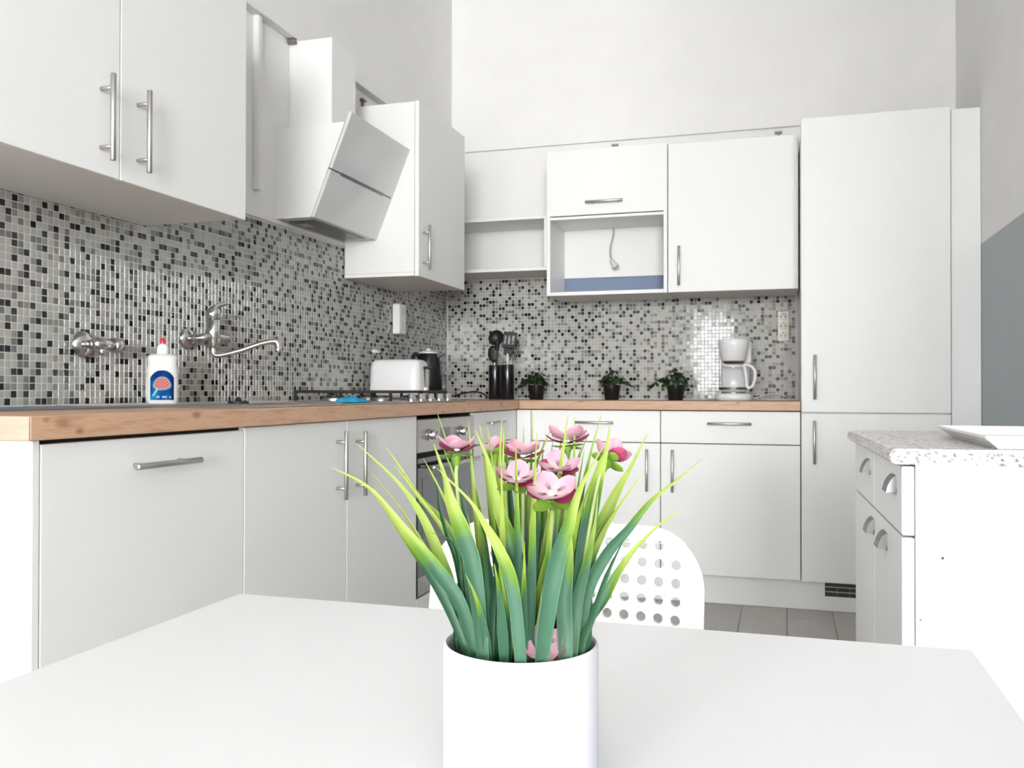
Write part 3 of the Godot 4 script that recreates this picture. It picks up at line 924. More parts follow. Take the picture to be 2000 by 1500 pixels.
func label_texture() -> Texture2D:
	var w := 192
	var h := 256
	var im := Image.create(w, h, false, Image.FORMAT_RGBA8)
	for yy in h:
		for xx in w:
			var u := (xx + 0.5) / w
			var v := (yy + 0.5) / h
			var swirl := sin(9.0 * (u - 0.55) + 6.0 * v) * 0.5 + 0.5
			var c := s(6, 88, 176).lerp(s(24, 176, 226), swirl * (1.0 - 0.6 * u))
			if u > 0.72:
				c = c.lerp(s(12, 18, 80), clampf((u - 0.72) * 3.0, 0.0, 0.9))
			if v < 0.22:
				c = c.lerp(s(16, 40, 120), 0.6)
			var e := Vector2((u - 0.50) / 0.36, (v - 0.44) / 0.21)
			var dd := e.length()
			if dd < 1.18:
				c = c.lerp(s(235, 245, 250), clampf((1.18 - dd) * 4.0, 0.0, 1.0))
			if dd < 0.92:
				var band := sin((u * 0.7 + v) * 60.0)
				c = s(235, 120, 120) if band > -0.2 else s(250, 190, 180)
			var f := Vector2((u - 0.30) / 0.22, (v - 0.72) / 0.05).rotated(0.0)
			if absf((u - 0.22) + (v - 0.72) * 0.8) < 0.045 and v > 0.6 and v < 0.84:
				c = s(225, 240, 250)
			if v > 0.86 and v < 0.93 and ((u > 0.26 and u < 0.40) or (u > 0.5 and u < 0.70) or (u > 0.80 and u < 0.88)):
				c = s(222, 214, 232)
			im.set_pixel(xx, yy, c)
	return ImageTexture.create_from_image(im)

func superellipse_ring(y: float, a: float, b: float, p: float, segs: int) -> Array:
	var out := []
	for k in segs:
		var t := TAU * k / segs
		var cx := cos(t)
		var cz := sin(t)
		out.append(Vector3(signf(cx) * pow(absf(cx), 2.0 / p) * a, y, signf(cz) * pow(absf(cz), 2.0 / p) * b))
	return out

func st_loft(st: SurfaceTool, rings: Array) -> void:
	var n: int = rings[0].size()
	for i in rings.size() - 1:
		for k in n:
			var k2 := (k + 1) % n
			var a: Vector3 = rings[i][k]
			var b: Vector3 = rings[i][k2]
			var c: Vector3 = rings[i + 1][k2]
			var d: Vector3 = rings[i + 1][k]
			st.add_vertex(a); st.add_vertex(b); st.add_vertex(c)
			st.add_vertex(a); st.add_vertex(c); st.add_vertex(d)
	for e in [[0, true], [rings.size() - 1, false]]:
		var r: Array = rings[e[0]]
		var m := Vector3.ZERO
		for v in r:
			m += v
		m /= n
		for k in n:
			if e[1]:
				st.add_vertex(m); st.add_vertex(r[(k + 1) % n]); st.add_vertex(r[k])
			else:
				st.add_vertex(m); st.add_vertex(r[k]); st.add_vertex(r[(k + 1) % n])

func loft(rings: Array) -> ArrayMesh:
	var st := new_st()
	st.set_smooth_group(0)
	st_loft(st, rings)
	st.generate_normals()
	return st.commit()

func build_bottle() -> void:
	var at := Vector3(0.135, TOP_Y + 0.0048, 2.535)
	var c := thing("dish_soap_bottle", "white dish soap bottle with red tip and blue label under the wall cabinet", "bottle", at)
	c.rotation.y = 0.62
	var rings := []
	for q in [[0.0, 0.036, 0.021], [0.004, 0.040, 0.025], [0.02, 0.0415, 0.026], [0.06, 0.0415, 0.026], [0.095, 0.0405, 0.025], [0.108, 0.0385, 0.024], [0.118, 0.0385, 0.024], [0.128, 0.040, 0.024], [0.134, 0.038, 0.022], [0.138, 0.030, 0.018], [0.1395, 0.016, 0.014]]:
		rings.append(superellipse_ring(q[0], q[1], q[2], 3.2, 36))
	var body := MeshInstance3D.new()
	body.name = "body"
	body.mesh = loft(rings)
	body.material_override = M.bottle
	c.add_child(body, true)
	# paper label wrapped on the front, rounded top
	var st := new_st()
	var nx := 16
	var ny := 14
	var f := func(u: float, v: float) -> Vector3:
		var half := 0.0305
		var top := 0.094 - 0.020 * pow(absf(u * 2.0 - 1.0), 2.6)
		var y := lerpf(0.012, top, v)
		var x := (u - 0.5) * 2.0 * half
		var zz := 0.0264 * pow(maxf(0.0, 1.0 - pow(absf(x) / 0.0415, 3.2)), 1.0 / 3.2) + 0.0004
		return Vector3(x, y, zz)
	for i in nx:
		for j in ny:
			var q := [[i, j], [i + 1, j], [i + 1, j + 1], [i, j + 1]]
			for t in [[0, 2, 1], [0, 3, 2]]:
				for k in t:
					var u := float(q[k][0]) / nx
					var v := float(q[k][1]) / ny
					st.set_uv(Vector2(u, 1.0 - v))
					st.set_normal(Vector3(0, 0, 1))
					st.add_vertex(f.call(u, v))
	var lm := mat(lin(0.5, 0.5, 0.5), 0.7, 0.0, 0.2)
	lm.albedo_texture = label_texture()
	var lb := MeshInstance3D.new()
	lb.name = "paper_label"
	lb.mesh = st.commit()
	lb.material_override = lm
	body.add_child(lb, true)
	var cap := MeshInstance3D.new()
	cap.name = "cap"
	cap.mesh = lathe([Vector2(0, 0.1395), Vector2(0.0155, 0.1395), Vector2(0.0155, 0.156), Vector2(0.0125, 0.163), Vector2(0.007, 0.168), Vector2(0, 0.169)], 24)
	cap.material_override = M.plasticwhite
	c.add_child(cap, true)
	var tip := MeshInstance3D.new()
	tip.name = "tip"
	tip.mesh = lathe([Vector2(0, 0.1685), Vector2(0.0065, 0.1685), Vector2(0.0070, 0.172), Vector2(0.0062, 0.181), Vector2(0.003, 0.1835), Vector2(0, 0.184)], 20)
	tip.material_override = M.red
	cap.add_child(tip, true)

func build_hob() -> void:
	var y := TOP_Y
	var c := thing("gas_hob", "steel gas hob with black pan supports set into the worktop above the oven", "hob", Vector3(0.31, y, 1.49))
	boxm(c, "plate", Vector3(0.075, y + 0.0003, 1.205), Vector3(0.552, y + 0.0063, 1.780), M.steel, 0.002)
	for g in [[1.225, 1.480], [1.500, 1.760]]:
		var st := new_st()
		var t := 0.0105
		var h := y + 0.040
		var za: float = g[0]
		var zb: float = g[1]
		for x in [0.095, 0.275, 0.47]:
			st_box(st, Vector3(t, t, zb - za), 0.002, Vector3(x, h, (za + zb) / 2))
		for z in [za, (za + zb) / 2, zb]:
			st_box(st, Vector3(0.375 + t, t, t), 0.002, Vector3(0.2825, h, z))
		for x in [0.095, 0.275, 0.47]:
			for z in [za, zb]:
				st_box(st, Vector3(t, 0.032, t), 0.002, Vector3(x, y + 0.0225, z))
		part(c, "pan_support", st.commit(), M.black)
	for b in [[0.185, 1.352, 0.034], [0.375, 1.352, 0.046], [0.185, 1.63, 0.046], [0.375, 1.63, 0.034]]:
		var r: float = b[2]
		var bo := part(c, "burner", lathe([Vector2(0, 0), Vector2(r, 0), Vector2(r, 0.008), Vector2(r * 0.8, 0.014), Vector2(0, 0.014)], 28), M.steel, Vector3(b[0], y + 0.0063, b[1]))
		part(bo, "burner_cap", lathe([Vector2(0, 0), Vector2(r * 0.74, 0), Vector2(r * 0.74, 0.005), Vector2(0, 0.007)], 28), M.black, Vector3(b[0], y + 0.0204, b[1]))
	for z in [1.32, 1.41, 1.50, 1.59, 1.68]:
		part(c, "knob", lathe([Vector2(0, 0), Vector2(0.019, 0), Vector2(0.019, 0.006), Vector2(0.015, 0.009), Vector2(0.014, 0.024), Vector2(0.011, 0.027), Vector2(0, 0.027)], 22), M.chrome, Vector3(0.515, y + 0.0063, z))

func build_toaster_kettle() -> void:
	var y := TOP_Y
	# toaster
	var c := thing("toaster", "white two-slice toaster with rounded corners behind the gas hob", "toaster", Vector3(0.165, y, 1.0))
	var rings := []
	for q in [[0.012, 0.112, 0.066], [0.016, 0.118, 0.072], [0.05, 0.122, 0.075], [0.14, 0.118, 0.072], [0.168, 0.113, 0.067], [0.178, 0.102, 0.056], [0.181, 0.088, 0.044]]:
		rings.append(superellipse_ring(q[0], q[1], q[2], 5.5, 48))
	var b := part(c, "body", loft(rings), M.plasticwhite, Vector3(0.165, y, 1.0))
	for z in [0.975, 1.025]:
		boxm(b, "slot", Vector3(0.075, y + 0.1805, z - 0.013), Vector3(0.255, y + 0.1825, z + 0.013), M.gap, 0.0005)
	boxm(c, "lever_slot", Vector3(0.2805, y + 0.06, 0.997), Vector3(0.2870, y + 0.15, 1.003), M.gap, 0.0008)
	boxm(c, "lever", Vector3(0.284, y + 0.138, 0.982), Vector3(0.312, y + 0.150, 1.018), M.black, 0.003)
	part(c, "dial", cyl(Vector3(0.284, y + 0.045, 1.0), Vector3(0.298, y + 0.045, 1.0), 0.014, 20), M.white)
	for p in [[0.085, 0.955], [0.245, 0.955], [0.085, 1.045], [0.245, 1.045]]:
		part(c, "foot", cyl(Vector3(p[0], y + 0.0003, p[1]), Vector3(p[0], y + 0.014, p[1]), 0.010, 14), M.black)
	# kettle
	c = thing("kettle", "glossy black electric kettle with a white lid beside the toaster", "kettle", Vector3(0.115, y, 0.54))
	var o := Vector3(0.115, y, 0.54)
	part(c, "base", lathe([Vector2(0, 0.0003), Vector2(0.072, 0.0003), Vector2(0.074, 0.004), Vector2(0.072, 0.016), Vector2(0.05, 0.020), Vector2(0, 0.020)], 36), M.black, o)
	part(c, "body", lathe([Vector2(0, 0.0205), Vector2(0.064, 0.0205), Vector2(0.069, 0.028), Vector2(0.068, 0.08), Vector2(0.062, 0.16), Vector2(0.054, 0.215), Vector2(0.050, 0.226), Vector2(0, 0.227)], 40), M.blackgloss, o)
	var lid := part(c, "lid", lathe([Vector2(0, 0.2275), Vector2(0.046, 0.2275), Vector2(0.046, 0.232), Vector2(0.036, 0.239), Vector2(0.012, 0.242), Vector2(0, 0.242)], 32), M.white, o)
	part(lid, "lid_knob", lathe([Vector2(0, 0.242), Vector2(0.010, 0.242), Vector2(0.012, 0.249), Vector2(0.008, 0.252), Vector2(0, 0.252)], 20), M.white, o)
	part(c, "handle", tube(smooth_path([o + Vector3(-0.030, 0.212, 0.040), o + Vector3(-0.034, 0.222, 0.085), o + Vector3(-0.036, 0.19, 0.115), o + Vector3(-0.036, 0.12, 0.115), o + Vector3(-0.034, 0.06, 0.095), o + Vector3(-0.03, 0.05, 0.055)]), 0.010, 0.010, 12), M.black)
	part(c, "spout", prism(PackedVector2Array([Vector2(0.04, 0.20), Vector2(0.088, 0.222), Vector2(0.084, 0.226), Vector2(0.04, 0.226)]), o + Vector3(0, 0, -0.015), Vector3.RIGHT, Vector3.UP, Vector3(0, 0, 0.03)), M.blackgloss)
	part(c, "cord", tube(smooth_path([o + Vector3(0.05, 0.010, -0.05), Vector3(0.20, y + 0.012, 0.50), Vector3(0.24, y + 0.030, 0.40), Vector3(0.27, y + 0.040, 0.30), Vector3(0.30, y + 0.028, 0.24), Vector3(0.305, y + 0.008, 0.20), Vector3(0.27, y + 0.008, 0.12)]), 0.0042, 0.0042, 8), M.black)
	# hook and sockets on the tiles
	c = thing("wall_hook", "small white oval adhesive hook on the mosaic above the toaster", "hook", Vector3(0.0085, 1.126, 0.92))
	part(c, "plate", lathe([Vector2(0, 0), Vector2(0.022, 0), Vector2(0.021, 0.006), Vector2(0.010, 0.011), Vector2(0, 0.012)], 24, Transform3D(Basis(Vector3(0, 0.36, 0), Vector3(1, 0, 0), Vector3(0, 0, -1.7)), Vector3.ZERO)), M.white, Vector3(0.0086, 1.126, 0.92))
	part(c, "peg", tube([Vector3(0.018, 1.124, 0.92), Vector3(0.028, 1.120, 0.92), Vector3(0.031, 1.126, 0.92)], 0.003, 0.003), M.white)
	c = thing("wall_socket", "white double wall socket on the mosaic above the kettle", "socket", Vector3(0.0085, 1.216, 0.70))
	boxm(c, "housing", Vector3(0.0086, 1.216, 0.655), Vector3(0.046, 1.360, 0.735), M.white, 0.004)
	for k in [1.254, 1.322]:
		part(c, "socket_face", lathe([Vector2(0, 0), Vector2(0.021, 0), Vector2(0.021, 0.002), Vector2(0.017, 0.002), Vector2(0.016, 0.0006), Vector2(0, 0.0006)], 24, Transform3D(axis_basis(Vector3.RIGHT), Vector3.ZERO)), M.cream, Vector3(0.0461, k, 0.695))

func build_far_sockets() -> void:
	var c := thing("wall_socket", "cream wall plate with three sockets beside the fridge cabinet", "socket", Vector3(1.787, 1.195, 0.0085))
	boxm(c, "plate", Vector3(1.7605, 1.195, 0.0086), Vector3(1.8138, 1.3425, 0.0185), M.cream, 0.002)
	for y in [1.222, 1.269, 1.316]:
		var f := part(c, "socket_face", cyl(Vector3(1.787, y, 0.0185), Vector3(1.787, y, 0.0200), 0.020, 24), M.cream)
		for k in [-1.0, 1.0]:
			part(f, "pin_hole", cyl(Vector3(1.787 + k * 0.0095, y, 0.0196), Vector3(1.787 + k * 0.0095, y, 0.0204), 0.0032, 10), M.gap)
		part(f, "earth_pin", cyl(Vector3(1.787, y + 0.012, 0.0196), Vector3(1.787, y + 0.012, 0.0225), 0.0024, 10), M.bracket)

func build_utensils() -> void:
	var y := TOP_Y
	var c := thing("utensil_canister", "tall glossy black canister holding a ladle, by the corner of the worktop", "canister", Vector3(0.350, y, 0.20))
	var prof := [Vector2(0, 0.0003), Vector2(0.033, 0.0003), Vector2(0.034, 0.002), Vector2(0.034, 0.176), Vector2(0.0335, 0.178), Vector2(0.031, 0.178), Vector2(0.031, 0.006), Vector2(0, 0.006)]
	part(c, "body", lathe(prof, 32), M.blackgloss, Vector3(0.350, y, 0.20))
	var c2 := thing("utensil_canister", "tall black canister with a slotted spatula, in front of the other canister", "canister", Vector3(0.437, y, 0.262))
	part(c2, "body", lathe(prof, 32), M.blackgloss, Vector3(0.437, y, 0.262))
	# ladle
	var u := thing("ladle", "black ladle with a round bowl standing in the rear canister", "ladle", Vector3(0.355, y + 0.01, 0.21))
	part(u, "handle", tube([Vector3(0.358, y + 0.0085, 0.204), Vector3(0.366, y + 0.26, 0.214)], 0.0052, 0.0052, 8), M.black)
	var st := new_st()
	var bx := Basis(Vector3(1, 0, 0), deg_to_rad(78)).scaled(Vector3.ONE)
	st_lathe(st, [Vector2(0, -0.022), Vector2(0.022, -0.018), Vector2(0.036, -0.006), Vector2(0.042, 0.008), Vector2(0.040, 0.008), Vector2(0.034, -0.004), Vector2(0.020, -0.015), Vector2(0, -0.019)], 28, Transform3D(bx, Vector3(0.362, y + 0.318, 0.215)))
	st_tube(st, [Vector3(0.366, y + 0.255, 0.214), Vector3(0.364, y + 0.30, 0.205)], 0.010, 0.014, 8)
	part(u, "bowl", st.commit(), M.black)
	u = thing("serving_spoon", "black serving spoon leaning left in the rear canister", "spoon", Vector3(0.34, y + 0.01, 0.19))
	part(u, "handle", tube([Vector3(0.350, y + 0.0085, 0.190), Vector3(0.346, y + 0.20, 0.200)], 0.0048, 0.0048, 8), M.steel)
	part(u, "head", loft([superellipse_ring(0.0, 0.006, 0.004, 2.0, 16), superellipse_ring(0.02, 0.024, 0.006, 2.0, 16), superellipse_ring(0.045, 0.031, 0.007, 2.0, 16), superellipse_ring(0.075, 0.024, 0.006, 2.0, 16), superellipse_ring(0.09, 0.008, 0.004, 2.0, 16)]), M.black, Vector3(0.345, y + 0.19, 0.201), Basis(Vector3(0, 0, 1), 0.12))
	# spatula with slots
	u = thing("slotted_spatula", "black slotted spatula with a steel handle in the front canister", "spatula", Vector3(0.44, y + 0.01, 0.262))
	part(u, "handle", tube([Vector3(0.432, y + 0.0085, 0.262), Vector3(0.440, y + 0.235, 0.270)], 0.0058, 0.0058, 10), M.cream)
	st = new_st()
	var bs := Basis(Vector3(0, 0, 1), -0.12)
	var hc := Vector3(0.450, y + 0.300, 0.272)
	var seg := [[-0.036, -0.030], [-0.018, -0.010], [0.004, 0.012], [0.026, 0.038]]
	for q in seg:
		st_box(st, Vector3(q[1] - q[0], 0.050, 0.003), 0.0008, hc + bs * Vector3((q[0] + q[1]) / 2, 0.004, 0), bs)
	st_box(st, Vector3(0.074, 0.018, 0.003), 0.0008, hc + bs * Vector3(0.001, 0.036, 0), bs)
	st_box(st, Vector3(0.074, 0.022, 0.003), 0.0008, hc + bs * Vector3(0.001, -0.030, 0), bs)
	st_box(st, Vector3(0.050, 0.040, 0.003), 0.0008, hc + bs * Vector3(0.0, -0.055, 0), bs)
	part(u, "blade", st.commit(), M.black)
	u = thing("whisk", "small black wire whisk leaning right in the front canister", "whisk", Vector3(0.45, y + 0.01, 0.25))
	part(u, "handle", tube([Vector3(0.446, y + 0.0085, 0.250), Vector3(0.451, y + 0.20, 0.246)], 0.0045, 0.0045, 8), M.beige)
	for k in 4:
		var a := PI * k / 4.0
		var pts := []
		for j in 13:
			var t := TAU * j / 24.0 * 2.0
			var off := sin(t / 2.0 * 1.0) * 0.026
			var yy := y + 0.20 + 0.105 * sin(PI * j / 12.0)
			var xx := 0.022 * cos(PI * j / 12.0)
			pts.append(Vector3(0.4515 + (yy - y - 0.2) * 0.34 + xx * cos(a), yy, 0.2455 + xx * sin(a)))
		part(u, "wire", tube(pts, 0.0013, 0.0013, 6), M.black)

func leaf_mesh(l: float, w: float, lobes: int) -> ArrayMesh:      # flat lobed leaf with a fold
	var st := new_st()
	var n := 10
	var prev := []
	for i in n + 1:
		var t := float(i) / n
		var half := w * 0.5 * pow(sin(PI * clampf(t * 0.94 + 0.03, 0.0, 1.0)), 0.7) * (1.0 + 0.22 * sin(t * lobes * TAU))
		var row := [Vector3(-half, 0.10 * half - 0.35 * l * t * t, l * t), Vector3(0, 0.06 * l * sin(PI * t) - 0.35 * l * t * t, l * t), Vector3(half, 0.10 * half - 0.35 * l * t * t, l * t)]
		if i > 0:
			for k in 2:
				quad_out(st, prev[k], prev[k + 1], row[k + 1], row[k], Vector3.UP)
		prev = row
	return st.commit()

func build_herbs() -> void:
	var y := TOP_Y
	var r := RandomNumberGenerator.new()
	var shapes := [leaf_mesh(0.034, 0.026, 2), leaf_mesh(0.028, 0.022, 2), leaf_mesh(0.04, 0.028, 3)]
	var data := [
		[Vector3(0.592, y, 0.27), "bushy green potted herb in a black pot next to the utensil canisters", 91, -0.085, 0.004],
		[Vector3(0.975, y, 0.26), "green potted herb in a black pot with a sprig hanging towards the coffee maker", 92, 0.095, 0.03],
		[Vector3(1.288, y, 0.26), "green potted herb in a black pot standing nearest to the coffee maker", 93, -0.110, 0.03]]
	for q in data:
		var o: Vector3 = q[0]
		r.seed = q[2]
		var c := thing("potted_herb", q[1], "potted plant", o, "potted herbs on the far worktop")
		part(c, "pot", lathe([Vector2(0, 0.0003), Vector2(0.033, 0.0003), Vector2(0.035, 0.003), Vector2(0.044, 0.068), Vector2(0.0445, 0.074), Vector2(0.041, 0.074), Vector2(0.040, 0.064), Vector2(0, 0.064)], 32), M.blackgloss, o)
		var n := 46
		for k in n:
			var a := r.randf() * TAU
			var rad := sqrt(r.randf()) * 0.058
			var h := 0.095 + 0.065 * (1.0 - rad / 0.058) + r.randf_range(-0.022, 0.012)
			var p := o + Vector3(cos(a) * rad, h, sin(a) * rad * 0.9)
			var b := Basis(Vector3.UP, -a + PI / 2 + r.randf_range(-0.5, 0.5)) * Basis(Vector3.RIGHT, r.randf_range(-0.1, 0.8))
			part(c, "leaf", shapes[r.randi() % 3], M.darkleaf if r.randf() < 0.68 else M.darkleaf2, p - Vector3(cos(a), 0.0, sin(a)) * 0.012, b)
		var st := new_st()
		for k in 9:
			var a := r.randf() * TAU
			var e := o + Vector3(cos(a) * 0.04, 0.12 + r.randf() * 0.03, sin(a) * 0.035)
			st_tube(st, [o + Vector3(cos(a) * 0.012, 0.060, sin(a) * 0.012), (o + e) * 0.5 + Vector3(0, 0.05, 0), e], 0.0016, 0.0012, 6)
		# sprig that hangs to one side
		var sx: float = q[3]
		var sz: float = q[4]
		var sp := smooth_path([o + Vector3(0, 0.07, 0), o + Vector3(sx * 0.35, 0.11, sz * 0.3), o + Vector3(sx * 0.75, 0.098, sz * 0.7), o + Vector3(sx, 0.070, sz)])
		st_tube(st, sp, 0.0016, 0.001, 6)
		part(c, "stems", st.commit(), M.darkleaf2)
		for k in 13:
			var t := 0.42 + 0.58 * k / 12.0
			var p2: Vector3 = sp[mini(int(t * (sp.size() - 1)), sp.size() - 1)]
			var a2 := r.randf() * TAU
			part(c, "leaf", shapes[1], M.darkleaf if r.randf() < 0.5 else M.darkleaf2, p2, Basis(Vector3.UP, a2) * Basis(Vector3.RIGHT, r.randf_range(-0.2, 0.9)))

func build_coffee_maker() -> void:
	var y := TOP_Y
	var o := Vector3(1.560, y, 0.262)
	var c := thing("coffee_maker", "white drip coffee maker with a glass jug on the far worktop", "coffee maker", o)
	part(c, "base", loft([superellipse_ring(0.0003, 0.084, 0.088, 2.3, 40), superellipse_ring(0.006, 0.090, 0.095, 2.3, 40), superellipse_ring(0.026, 0.089, 0.094, 2.3, 40), superellipse_ring(0.034, 0.080, 0.084, 2.3, 40)]), M.plasticwhite, o + Vector3(0, 0, -0.02))
	part(c, "hot_plate", lathe([Vector2(0, 0.034), Vector2(0.060, 0.034), Vector2(0.060, 0.038), Vector2(0, 0.038)], 36), M.darksteel, o)
	boxm(c, "column", o + Vector3(-0.062, 0.034, -0.120), o + Vector3(0.070, 0.285, -0.064), M.plasticwhite, 0.008)
	part(c, "filter_basket", lathe([Vector2(0, 0.186), Vector2(0.054, 0.186), Vector2(0.058, 0.190), Vector2(0.072, 0.262), Vector2(0.073, 0.282), Vector2(0.069, 0.289), Vector2(0.03, 0.292), Vector2(0, 0.292)], 44), M.plasticwhite, o)
	boxm(c, "reservoir", o + Vector3(0.030, 0.175, -0.115), o + Vector3(0.082, 0.284, -0.030), M.cream, 0.006)
	part(c, "drip_ring", lathe([Vector2(0, 0.176), Vector2(0.046, 0.176), Vector2(0.050, 0.1855), Vector2(0, 0.1855)], 32), M.darksteel, o)
	part(c, "power_cord", tube(smooth_path([o + Vector3(0.07, 0.012, -0.07), o + Vector3(0.105, 0.012, -0.09), o + Vector3(0.15, 0.028, -0.15), o + Vector3(0.20, 0.030, -0.20), o + Vector3(0.236, 0.02, -0.235)]), 0.0036), M.white)
	var j := thing("coffee_jug", "glass coffee jug with a white handle and lid in the coffee maker", "jug", o + Vector3(0, 0.0385, 0))
	part(j, "glass", lathe([Vector2(0, 0.0387), Vector2(0.054, 0.0387), Vector2(0.064, 0.050), Vector2(0.067, 0.080), Vector2(0.060, 0.125), Vector2(0.050, 0.152), Vector2(0.050, 0.158)], 40), M.glass, o)
	part(j, "steel_band", lathe([Vector2(0.0655, 0.052), Vector2(0.0685, 0.052), Vector2(0.0695, 0.062), Vector2(0.0665, 0.062)], 40), M.darksteel, o)
	part(j, "lid", lathe([Vector2(0, 0.158), Vector2(0.052, 0.158), Vector2(0.054, 0.163), Vector2(0.050, 0.170), Vector2(0, 0.172)], 36), M.cream, o)
	var h := o + Vector3(0, 0, 0)
	var e := Vector3(0.93, 0, 0.37)
	part(j, "handle", tube(smooth_path([h + e * 0.046 + Vector3(0, 0.165, 0), h + e * 0.075 + Vector3(0, 0.168, 0), h + e * 0.104 + Vector3(0, 0.145, 0), h + e * 0.108 + Vector3(0, 0.110, 0), h + e * 0.096 + Vector3(0, 0.070, 0), h + e * 0.074 + Vector3(0, 0.060, 0), h + e * 0.066 + Vector3(0, 0.078, 0), h + e * 0.060 + Vector3(0, 0.135, 0), h + e * 0.054 + Vector3(0, 0.160, 0)]), 0.0075, 0.0075, 10), M.plasticwhite)

# ---------------------------------------------------------------- low cabinet on the right, table, chair
func build_right_cabinet() -> void:
	var th := 0.0235
	var c := thing("sideboard_cabinet", "white low cabinet with cup handles standing against the painted right wall", "cabinet", Vector3(1.9598, 0, 3.1215))
	c.rotation.y = th            # its front runs a little to the left with distance
	var x := func(a: Vector3, b: Vector3, called: String, parent: Node3D, m: Material, ch: float) -> MeshInstance3D:
		var o := MeshInstance3D.new()
		o.name = called
		o.mesh = rbox(b - a, ch)
		o.material_override = m
		parent.add_child(o, true)
		o.position = (a + b) * 0.5 - (parent.get_meta("origin") if parent.has_meta("origin") else Vector3.ZERO)
		return o
	var L := 0.698
	x.call(Vector3(0.021, 0.0, -L + 0.004), Vector3(0.585, 0.832, -0.0205), "carcass", c, M.carcass, 0.0)
	x.call(Vector3(0.0195, 0.001, -0.020), Vector3(0.587, 0.8325, -0.002), "side_panel", c, M.cab, 0.001)
	for k in 2:
		var za := -0.002 - k * (L / 2)
		var zb := za - L / 2 + 0.003
		var dr: MeshInstance3D = x.call(Vector3(0.0, 0.7215, zb), Vector3(0.018, 0.829, za), "drawer", c, M.cab, 0.0016)
		var dd: MeshInstance3D = x.call(Vector3(0.0, 0.062, zb), Vector3(0.018, 0.7180, za), "door", c, M.cab, 0.0016)
		for q in [[dr, Vector3(0, 0.782, -0.085 - k * 0.352)], [dd, Vector3(0, 0.672, -0.195 - k * 0.180)]]:
			var hd := MeshInstance3D.new()
			hd.name = "cup_handle"
			hd.mesh = cup_mesh()
			hd.material_override = M.pewter
			q[0].add_child(hd, true)
			hd.position = q[1] - q[0].position
	x.call(Vector3(0.03, 0.0, -L + 0.01), Vector3(0.045, 0.060, -0.022), "plinth_board", c, M.plinth, 0.001)
	for p in [[0.0575, 0.6895], [0.026, 0.592]]:
		var sc := MeshInstance3D.new()
		sc.name = "screw"
		sc.mesh = cyl(Vector3(p[0], p[1], -0.0025), Vector3(p[0], p[1], -0.0008), 0.0042 if p[1] > 0.65 else 0.002, 16)
		sc.material_override = M.beige
		c.add_child(sc, true)
		var so := MeshInstance3D.new()
		so.name = "screw_socket"
		so.mesh = cyl(Vector3(p[0], p[1], -0.0009), Vector3(p[0], p[1], -0.0003), 0.0017 if p[1] > 0.65 else 0.0008, 10)
		so.material_override = M.gap
		sc.add_child(so, true)
	# speckled top with a rounded edge
	var t := thing("granite_worktop", "speckled pale granite-look top on the low cabinet by the right wall", "worktop", Vector3(1.9395, 0.8335, 3.1405))
	t.rotation.y = th
	var st := new_st()
	var poly := PackedVector2Array()
	for k in 7:
		var a := -PI / 2 - PI * k / 6.0
		poly.append(Vector2(0.011 + 0.011 * cos(a), 0.012 + 0.012 * sin(a)))
	poly.append(Vector2(0.6055, 0.024))
	poly.append(Vector2(0.6055, 0.0))
	st_prism(st, poly, Vector3.ZERO, Vector3.RIGHT, Vector3.UP, Vector3(0, 0, -0.683))
	var o := MeshInstance3D.new()
	o.name = "slab"
	o.mesh = st.commit()
	o.material_override = M.granite
	t.add_child(o, true)
	# tray
	var y := 0.8578
	var tr := thing("serving_tray", "white rectangular serving tray with a raised rim on the speckled top", "tray", Vector3(2.29, y, 2.92))
	boxm(tr, "tray_floor", Vector3(2.095, y + 0.0002, 2.715), Vector3(2.485, y + 0.004, 3.110), M.white, 0.001)
	var rim := new_st()
	var lo := Vector2(2.075, 2.695)
	var hi := Vector2(2.505, 3.130)
	var inn := 0.022
	var corners := [Vector2(lo.x, lo.y), Vector2(hi.x, lo.y), Vector2(hi.x, hi.y), Vector2(lo.x, hi.y)]
	var inner := [Vector2(lo.x + inn, lo.y + inn), Vector2(hi.x - inn, lo.y + inn), Vector2(hi.x - inn, hi.y - inn), Vector2(lo.x + inn, hi.y - inn)]
	var dirs := [Vector3(0, 0.4, -1), Vector3(1, 0.4, 0), Vector3(0, 0.4, 1), Vector3(-1, 0.4, 0)]
	for k in 4:
		var k2 := (k + 1) % 4
		var a3 := Vector3(corners[k].x, y + 0.021, corners[k].y)
		var b3 := Vector3(corners[k2].x, y + 0.021, corners[k2].y)
		var a2 := Vector3(corners[k].x, y + 0.017, corners[k].y)
		var b2 := Vector3(corners[k2].x, y + 0.017, corners[k2].y)
		var ai := Vector3(inner[k].x, y + 0.0042, inner[k].y)
		var bi := Vector3(inner[k2].x, y + 0.0042, inner[k2].y)
		var ab := Vector3(inner[k].x, y + 0.0004, inner[k].y)
		var bb := Vector3(inner[k2].x, y + 0.0004, inner[k2].y)
		var rim_in: Vector3 = dirs[k] * Vector3(-1, 1, -1) + Vector3.UP
		quad_out(rim, a3, b3, bi, ai, rim_in)
		quad_out(rim, a2, b2, b3, a3, dirs[k])
		quad_out(rim, ab, bb, b2, a2, dirs[k] * Vector3(1, -1, 1))
	part(tr, "rim", rim.commit(), M.white)

